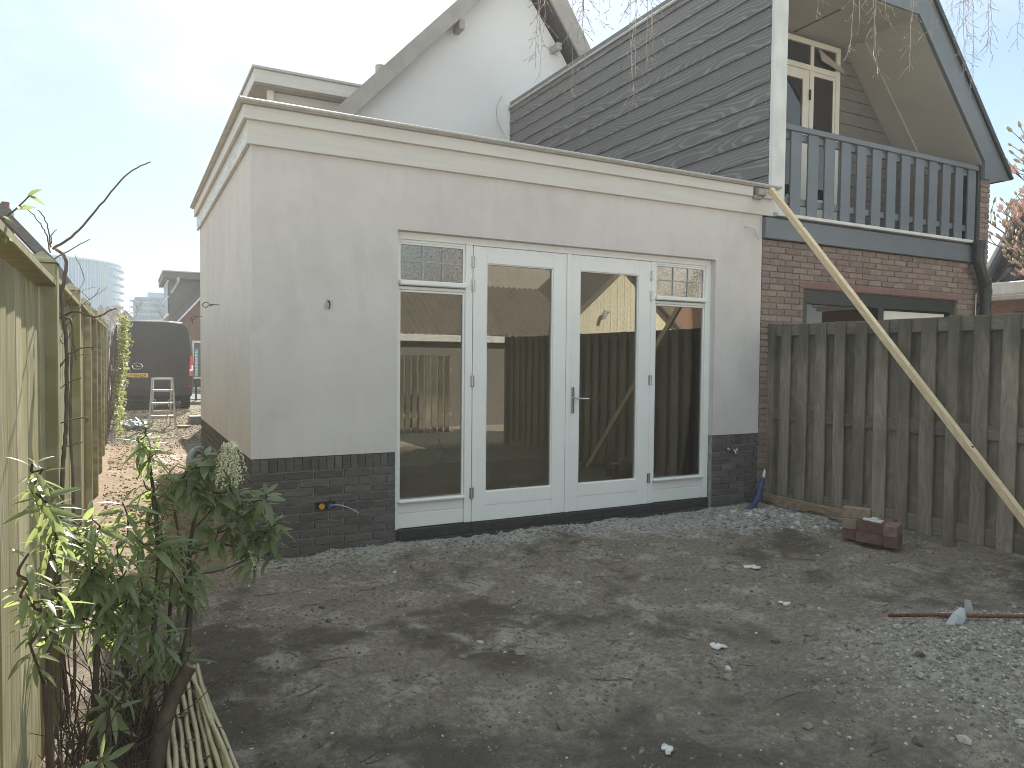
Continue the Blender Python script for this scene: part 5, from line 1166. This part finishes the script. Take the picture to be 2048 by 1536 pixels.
WB = [(-0.93, -2.35, 0.86, 0.13), (-0.9, -2.35, 0.87, 0.13), (-0.88, -2.35, 0.83, 0.13), (-0.84, -2.35, 0.71, 0.13), (-0.9, -2.35, 0.61, 0.13), (-0.92, -2.35, 0.7, 0.12), (-0.89, -2.35, 0.65, 0.13), (-0.9, -2.35, 0.74, 0.12), (-0.96, -2.35, 0.82, 0.12), (-0.88, -2.35, 0.7, 0.12), (-0.8, -2.1, 0.88, 0.12), (-0.83, -2.35, 0.63, 0.12), (-0.85, -2.35, 0.58, 0.12), (-0.79, -2.35, 0.52, 0.12), (-0.94, -2.35, 0.57, 0.11), (-0.82, -2.35, 0.76, 0.12), (-0.78, -2.35, 0.68, 0.13), (-0.87, -2.35, 0.5, 0.11), (-0.92, -2.35, 0.5, 0.1), (-0.95, -2.35, 0.7, 0.12), (-0.77, -2.35, 0.59, 0.12), (-0.78, -2.1, 0.78, 0.11), (-0.97, -2.35, 0.6, 0.11), (-0.83, -2.35, 0.45, 0.1)]
WC = [(-0.71, -1.95, 1.17, 0.11), (-0.74, -1.95, 1.11, 0.11), (-0.69, -1.95, 1.06, 0.11), (-0.67, -1.95, 1.06, 0.1), (-0.71, -1.95, 1.13, 0.1), (-0.72, -1.95, 0.94, 0.13), (-0.66, -1.95, 0.93, 0.12), (-0.69, -1.95, 0.87, 0.13), (-0.64, -1.95, 0.87, 0.12), (-0.71, -1.95, 0.78, 0.13), (-0.64, -1.95, 0.78, 0.13), (-0.7, -2.2, 0.72, 0.16), (-0.63, -2.2, 0.7, 0.14), (-0.66, -2.1, 0.75, 0.13), (-0.75, -2.2, 0.75, 0.13), (-0.74, -2.3, 0.62, 0.14), (-0.64, -2.1, 0.69, 0.13), (-0.69, -2.3, 0.54, 0.13), (-0.62, -2.2, 0.59, 0.13), (-0.54, -2.1, 0.58, 0.13), (-0.51, -2.1, 0.5, 0.12), (-0.59, -2.2, 0.52, 0.12), (-0.7, -2.4, 0.46, 0.12), (-0.65, -2.4, 0.39, 0.11), (-0.7, -2.4, 0.36, 0.11), (-0.79, -2.5, 0.31, 0.11), (-0.83, -2.6, 0.29, 0.12), (-0.85, -2.6, 0.26, 0.11), (-0.86, -3.0, 0.28, 0.12), (-0.73, -2.4, 0.31, 0.1)]
WD = [(-0.58, -1.9, 0.92, 0.12), (-0.63, -1.9, 0.94, 0.11), (-0.47, -1.9, 1.03, 0.13), (-0.5, -1.9, 0.99, 0.12), (-0.44, -1.9, 1.0, 0.12), (-0.41, -1.9, 1.01, 0.12), (-0.51, -1.9, 0.89, 0.13), (-0.44, -1.9, 0.88, 0.12), (-0.4, -1.9, 0.85, 0.12), (-0.34, -1.9, 0.85, 0.11), (-0.26, -1.9, 0.83, 0.11), (-0.28, -1.9, 0.8, 0.12), (-0.36, -1.9, 0.73, 0.12), (-0.32, -1.9, 0.74, 0.11), (-0.26, -1.9, 0.69, 0.12), (-0.2, -1.9, 0.7, 0.11), (-0.14, -1.9, 0.71, 0.11), (-0.42, -1.9, 0.67, 0.14), (-0.29, -1.9, 0.67, 0.11), (-0.19, -1.9, 0.64, 0.11), (-0.17, -1.9, 0.58, 0.11), (-0.25, -1.9, 0.56, 0.12), (-0.31, -1.9, 0.61, 0.11), (-0.46, -1.9, 0.76, 0.12), (-0.56, -1.9, 0.61, 0.13), (-0.36, -1.9, 0.91, 0.11), (-0.54, -1.9, 0.97, 0.11), (-0.51, -1.9, 0.69, 0.12)]
WA = [(CAM.x+(x-CAM.x)*.72, CAM.y+(y-CAM.y)*.72, CAM.z+(z-CAM.z)*.72, L*.66) for x, y, z, L in WA]
WB = [(x, y, z, L*1.1) for x, y, z, L in WB]
g0 = random.Random(31)
WB += [(g0.uniform(-.96, -.76), g0.uniform(-2.45, -2.2), g0.uniform(.38, .85), .11) for _ in range(5)]
WC += [(g0.uniform(-.82, -.6), g0.uniform(-2.35, -2.05), g0.uniform(.30, .6), .125) for _ in range(6)]
WD += [(g0.uniform(-.52, -.22), g0.uniform(-2.0, -1.8), g0.uniform(.58, .95), .11) for _ in range(3)]
def tangle(x0, x1, y0, y1, n, hmax):
    def fn(sb, g):
        for k in range(n):
            x, y = g.uniform(x0, x1), g.uniform(y0, y1); h = g.uniform(.25, 1)*hmax; a = g.uniform(0, 6.28); sp_ = g.uniform(.02, .30)
            pts = spline([(x, y, -.02), (x+math.cos(a)*sp_*.3, y+math.sin(a)*sp_*.3, h*.45), (x+math.cos(a)*sp_+g.uniform(-.05, .05), y+math.sin(a)*sp_, h)], 4)
            pts = [p+Vector((g.gauss(0, .006), g.gauss(0, .006), 0)) for p in pts]; pts = [Vector((max(p.x, -1.0), p.y, p.z)) for p in pts]
            sb.tube(pts, taper(len(pts), g.uniform(.0025, .005), .0015), 5)
            if g.random() < .6:
                q = pts[len(pts)//2]; sb.tube([q, q+Vector((g.uniform(-.12, .12), g.uniform(-.12, .12), g.uniform(-.02, .15)))], [.002, .001], 4)
    return fn
shrub('rhododendron_bush', 'narrow dark evergreen shrub pressed against the left fence', 'shrub', (-.94, -3.5, 0), WA, 10, LR, [([(-.95, -3.45, -.05), (-.945, -3.45, .3), (-.95, -3.45, .6), (-.945, -3.45, .9)], .012, .006), ([(-.91, -3.4, -.05), (-.925, -3.42, .25), (-.94, -3.5, .5), (-.95, -3.55, .75)], .010, .005)], 1, .5, 300, tangle(-1.0, -.85, -3.5, -2.6, 26, .5))
shrub('rhododendron_bush', 'bushy sunlit evergreen shrub with yellow green leaves between fence and tall stem', 'shrub', (-.88, -2.4, 0), WB, 11, LR, [([(-.90, -2.45, -.05), (-.89, -2.42, .25), (-.88, -2.38, .45), (-.87, -2.35, .6)], .013, .007), ([(-.84, -2.4, -.05), (-.80, -2.4, .2), (-.79, -2.36, .42)], .010, .006)], 2, .5, 300, tangle(-1.0, -.72, -2.75, -2.1, 46, .5))
shrub('rhododendron_bush', 'tall dark evergreen shrub with one upright leafy stem in the middle', 'shrub', (-.70, -2.1, 0), WC, 10, LR, [([(-.72, -2.3, -.05), (-.70, -2.25, .3), (-.67, -2.1, .6), (-.68, -1.98, .85), (-.70, -1.95, 1.05)], .013, .006), ([(-.66, -2.25, -.05), (-.64, -2.2, .3), (-.62, -2.1, .55)], .010, .006)], 3, .55, 300, tangle(-.85, -.68, -2.7, -2.0, 40, .42))
pieris = shrub('pieris_shrub', 'leaning evergreen shrub with thick sawn stem and a drooping cream flower cluster', 'shrub', (-.70, -2.6, 0), WD, 10, LP, [([(-.715, -2.66, -.08), (-.69, -2.58, .08), (-.64, -2.47, .19), (-.575, -2.44, .29)], .034, .024), ([(-.62, -2.46, .21), (-.575, -2.3, .33), (-.545, -2.02, .45), (-.54, -1.95, .62), (-.50, -1.94, .84)], .016, .007), ([(-.60, -2.3, .28), (-.56, -2.2, .40), (-.57, -2.1, .55), (-.60, -1.95, .8)], .009, .005), ([(-.54, -1.95, .60), (-.42, -1.92, .62), (-.30, -1.9, .60), (-.20, -1.9, .66)], .007, .004)], 4, .6)
MB().tube([(-.5755, -2.4405, .2895), (-.572, -2.439, .294)], .0235, 12).build('sawn_end', M['plank'], pieris)
def bells(top, bot, nst, sp_, ln):
    P_ = []; S_ = []
    for k in range(nst):
        a = Vector(top).lerp(Vector(bot), random.random()*.35)+Vector((random.uniform(-1, 1)*sp_*.5, random.uniform(-1, 1)*sp_*.5, 0)); dx, dy = random.uniform(-1, 1)*sp_, random.uniform(-1, 1)*sp_
        L = ln*random.uniform(.6, 1)
        for i in range(34):
            t = i/33; P_.append((a.x+dx*t+random.uniform(-.006, .006), a.y+dy*t+random.uniform(-.006, .006), a.z-L*t*t*.8-L*t*.2+random.uniform(-.005, .005))); S_.append(random.uniform(.0028, .0046))
    P_ = np.array(P_); S_ = np.array(S_); V_ = (np.repeat(ICO_V[None], len(P_), 0)*np.array([1, 1, 1.3])*S_[:, None, None]+P_[:, None, :])
    F_ = (ICO_F[None]+np.arange(len(P_))[:, None, None]*12).reshape(-1, 3)
    link(bpy.data.objects.new('flower_cluster', ngon_mesh(V_.reshape(-1, 3), F_, 'flower_cluster', M['flower'], True)), pieris)
bells((-.385, -1.97, 1.09), (-.345, -1.97, .98), 26, .06, .19); bells((-.27, -1.9, .585), (-.27, -1.9, .50), 6, .025, .08)
sp1 = thing('leafy_twig', 'small leafy twig reaching over the near end of the left fence against the sky', 'twig', (-1.02, -3.4, 1.78))
MB().tube(spline([(-1.05, -3.45, 1.70), (-1.035, -3.42, 1.77), (-1.01, -3.38, 1.81), (-.985, -3.35, 1.85)], 4), taper(13, .003, .0015), 5).build('stem', M['twig'], sp1)
for k, (x, y, z, a, e_) in enumerate([(-1.035, -3.42, 1.775, 2.4, .5), (-1.03, -3.41, 1.785, -.6, -.3), (-1.01, -3.38, 1.81, .4, .3), (-1.005, -3.37, 1.82, -1.4, -.2), (-.99, -3.35, 1.845, .9, .8), (-.987, -3.35, 1.85, -.3, -.5), (-1.04, -3.43, 1.75, -.9, -.6), (-1.04, -3.43, 1.74, 1.0, .1)]): inst('leaf', LP[k % 3], sp1, (x, y, z), (random.uniform(-1, 1), -e_, a), (.045, .05, .045))
V_ = []
n_ = 260; x = rng.uniform(-1.0, -.45, n_); y = rng.uniform(-3.1, -1.9, n_); q = np.array([(-.5, 0, 0), (0, -.2, .08), (.5, 0, .03), (0, .2, .08)]); T = rotm(n_); T2 = np.tile(np.eye(3), (n_, 1, 1)); a = rng.uniform(0, 6.28, n_); T2[:, 0, 0] = np.cos(a); T2[:, 0, 1] = -np.sin(a); T2[:, 1, 0] = np.sin(a); T2[:, 1, 1] = np.cos(a); T2 = T2*.85+T*.15
V_ = np.einsum('nij,kj->nki', T2, q)*rng.uniform(.025, .08, n_)[:, None, None]+np.stack([x, y, hgt(x, y)+.012], -1)[:, None, :]
tag(link(bpy.data.objects.new('leaf_litter', ngon_mesh(V_.reshape(-1, 3), np.arange(n_*4).reshape(n_, 4), 'leaf_litter', M['leaf_dry']))), 'dry fallen leaves on the soil under the shrubs', 'leaves', None, 'stuff')

# ------------------------------------------------------------------ pale canes on the ground
PC = [((-.672, -2.07), (-.69, -3.1)), ((-.655, -2.40), (-.665, -3.15)), ((-.632, -2.31), (-.64, -3.05)), ((-.603, -2.13), (-.612, -3.1)), ((-.576, -1.98), (-.585, -3.0)), ((-.552, -1.80), (-.556, -3.05)), ((-.530, -2.01), (-.523, -3.1)), ((-.527, -1.85), (-.498, -3.0)), ((-.503, -1.82), (-.474, -3.05)), ((-.546, -1.74), (-.45, -3.1)), ((-.512, -1.78), (-.425, -3.0))]
cl_ = ['leftmost pale cane, standing apart behind the thick stem', 'pale cane with a slanted cut beside the thick stem, shortest of the bundle', 'pale cane just right of the shortest cane', 'fourth pale cane from the left, with a blunt tip', 'fifth pale cane from the left, with a pointed tip', 'pale cane whose tip touches the sawn stub of the shrub', 'pale cane in the middle with its tip below its neighbours', 'pale cane right of the middle of the bundle', 'third pale cane from the right of the bundle', 'longest pale cane, lying on top at the right', 'rightmost pale cane, thin and half hidden under the longest one']
for i, ((x0, y0), (x1, y1)) in enumerate(PC):
    zz = .012+(.018 if i in (7, 9) else 0)+hz(-.55, -2.4); r__ = .0088 if i != 10 else .0075
    b = MB(); n_ = 15; pts = [(x0+(x1-x0)*t/(n_-1)+.002*math.sin(t*1.3+i), y0+(y1-y0)*t/(n_-1), zz+.035*(1-t/(n_-1))**2*(i % 3)*.5+.02*(i == 9)) for t in range(n_)]
    b.tube(pts, [r__*(1.06 if k % 4 == 2 else 1) for k in range(n_)], 10); c_ = b.build('cane', M['bamboo'], None, True, at=(x0, y0, zz)); tag(c_, cl_[i], 'cane', 'pale canes lying in the bottom left corner')

# ------------------------------------------------------------------ plots behind the viewer (they show as reflections in the glass and throw light back)
sa = thing('corrugated_shed', 'low shed with brown corrugated roof behind the viewer, mirrored in the left door', 'shed', (6.3, -10, 0))
MB().box((4.3, -11.5, 0), (8.6, -9.05, 1.85)).build('walls', M['soffit_dark'], sa); MB().box((4.2, -8.95, 1.83), (8.3, -8.88, 1.975), .01).build('eaves_board', M['white_worn'], sa)
cg = MB(); nxx = 121; vs = []
for j in (0, 1):
    for i in range(nxx):
        xx_ = 4.1+4.6*i/(nxx-1); vs.append((xx_, -8.90-2.0*j, 1.985+1.3*j+.025*math.sin(i*1.57)))
cg.add(vs, [(i, i+1, nxx+i+1, nxx+i) for i in range(nxx-1)]); cg.build('roof', M['corrugated'], sa)
sb_ = thing('cream_shed', 'cream boarded gabled shed behind the viewer, mirrored in the right door', 'shed', (9.9, -10, 0))
for k in range(38):
    x = 8.05+k*.0985; h = 3.74-abs(x+.049-9.9)*.86; box('plank', (x, -8.90, 0), (x+.0955, -8.875+.004*(k % 2), h), M['cream_planks'], sb_, .003)
MB().prism([(8.05, -12, 0), (11.75, -12, 0), (11.75, -12, 2.05), (9.9, -12, 3.66), (8.05, -12, 2.05)], (0, 3.09, 0)).build('body', M['soffit_dark'], sb_, fix=True)
for s_ in (-1, 1): MB().prism([(9.9, -12.2, 3.72), (9.9+s_*2.2, -12.2, 1.80), (9.9+s_*2.2, -12.2, 1.92), (9.9, -12.2, 3.88)], (0, 3.5, 0)).build('roof', M['corrugated'], sb_, fix=True)
MB().tube(spline([(9.35, -8.86, 2.62), (9.35, -8.75, 2.62), (9.25, -8.7, 2.6), (9.2, -8.7, 2.45)], 4), .05, 10).build('flue', M['grey_plastic'], sb_)
bf = thing('slatted_back_fence', 'weathered slatted fence at the far end of the garden behind the viewer', 'fence', (2, -8, 0))
bs_ = MB().box((-.05, -.01, 0), (.05, .01, 1.55), .003).mesh('slat', M['fence_right'])
for k in range(44): inst('slat', bs_, bf, (-1.0+k*.138, -8.0, 0), (0, 0, 0), (1, 1, random.uniform(.98, 1.0)))
for z in (.3, 1.2): MB().box((-1.1, -8.06, z), (5.05, -8.02, z+.09)).build('rail', M['fence_left'], bf)
hb = far_house('brick_back_house', 'orange brick house with white window frames behind the viewer', 17.5, 28, -28, -19.5, 7.0, 10, M['far_brick'], [])
MB().box((17.6, -19.5, 4.3), (27.9, -19.46, 6.6)).build('white_band', M['white_worn'], hb)
for x in (18.6, 20.6, 22.6):
    wf_ = MB().box((x, -19.459, 4.6), (x+1.2, -19.44, 6.0), .01).build('window', M['white'], hb); box('pane', (x+.1, -19.438, 4.7), (x+1.1, -19.436, 5.9), M['van_glass'], wf_)
hc = far_house('gabled_back_house', 'dark gabled house behind the viewer over the shed', 9.3, 15.5, -18.6, -17, 4.7, 10.2, M['verge'], [])



# ------------------------------------------------------------------ haze
hm = bpy.data.materials.new('haze'); hm.use_nodes = True; hn = hm.node_tree; hn.nodes.clear()
ho = hn.nodes.new('ShaderNodeOutputMaterial'); hv = hn.nodes.new('ShaderNodeVolumePrincipled'); hn.links.new(hv.outputs[0], ho.inputs['Volume'])
hv.inputs['Color'].default_value = (.97, .98, 1, 1); hv.inputs['Density'].default_value = .0024; hv.inputs['Anisotropy'].default_value = .2
tag(MB().box((-1900, -1900, -1.2), (1900, 2900, 13.8)).build('haze', hm), 'thin bright haze in the air', 'haze', None, 'stuff')
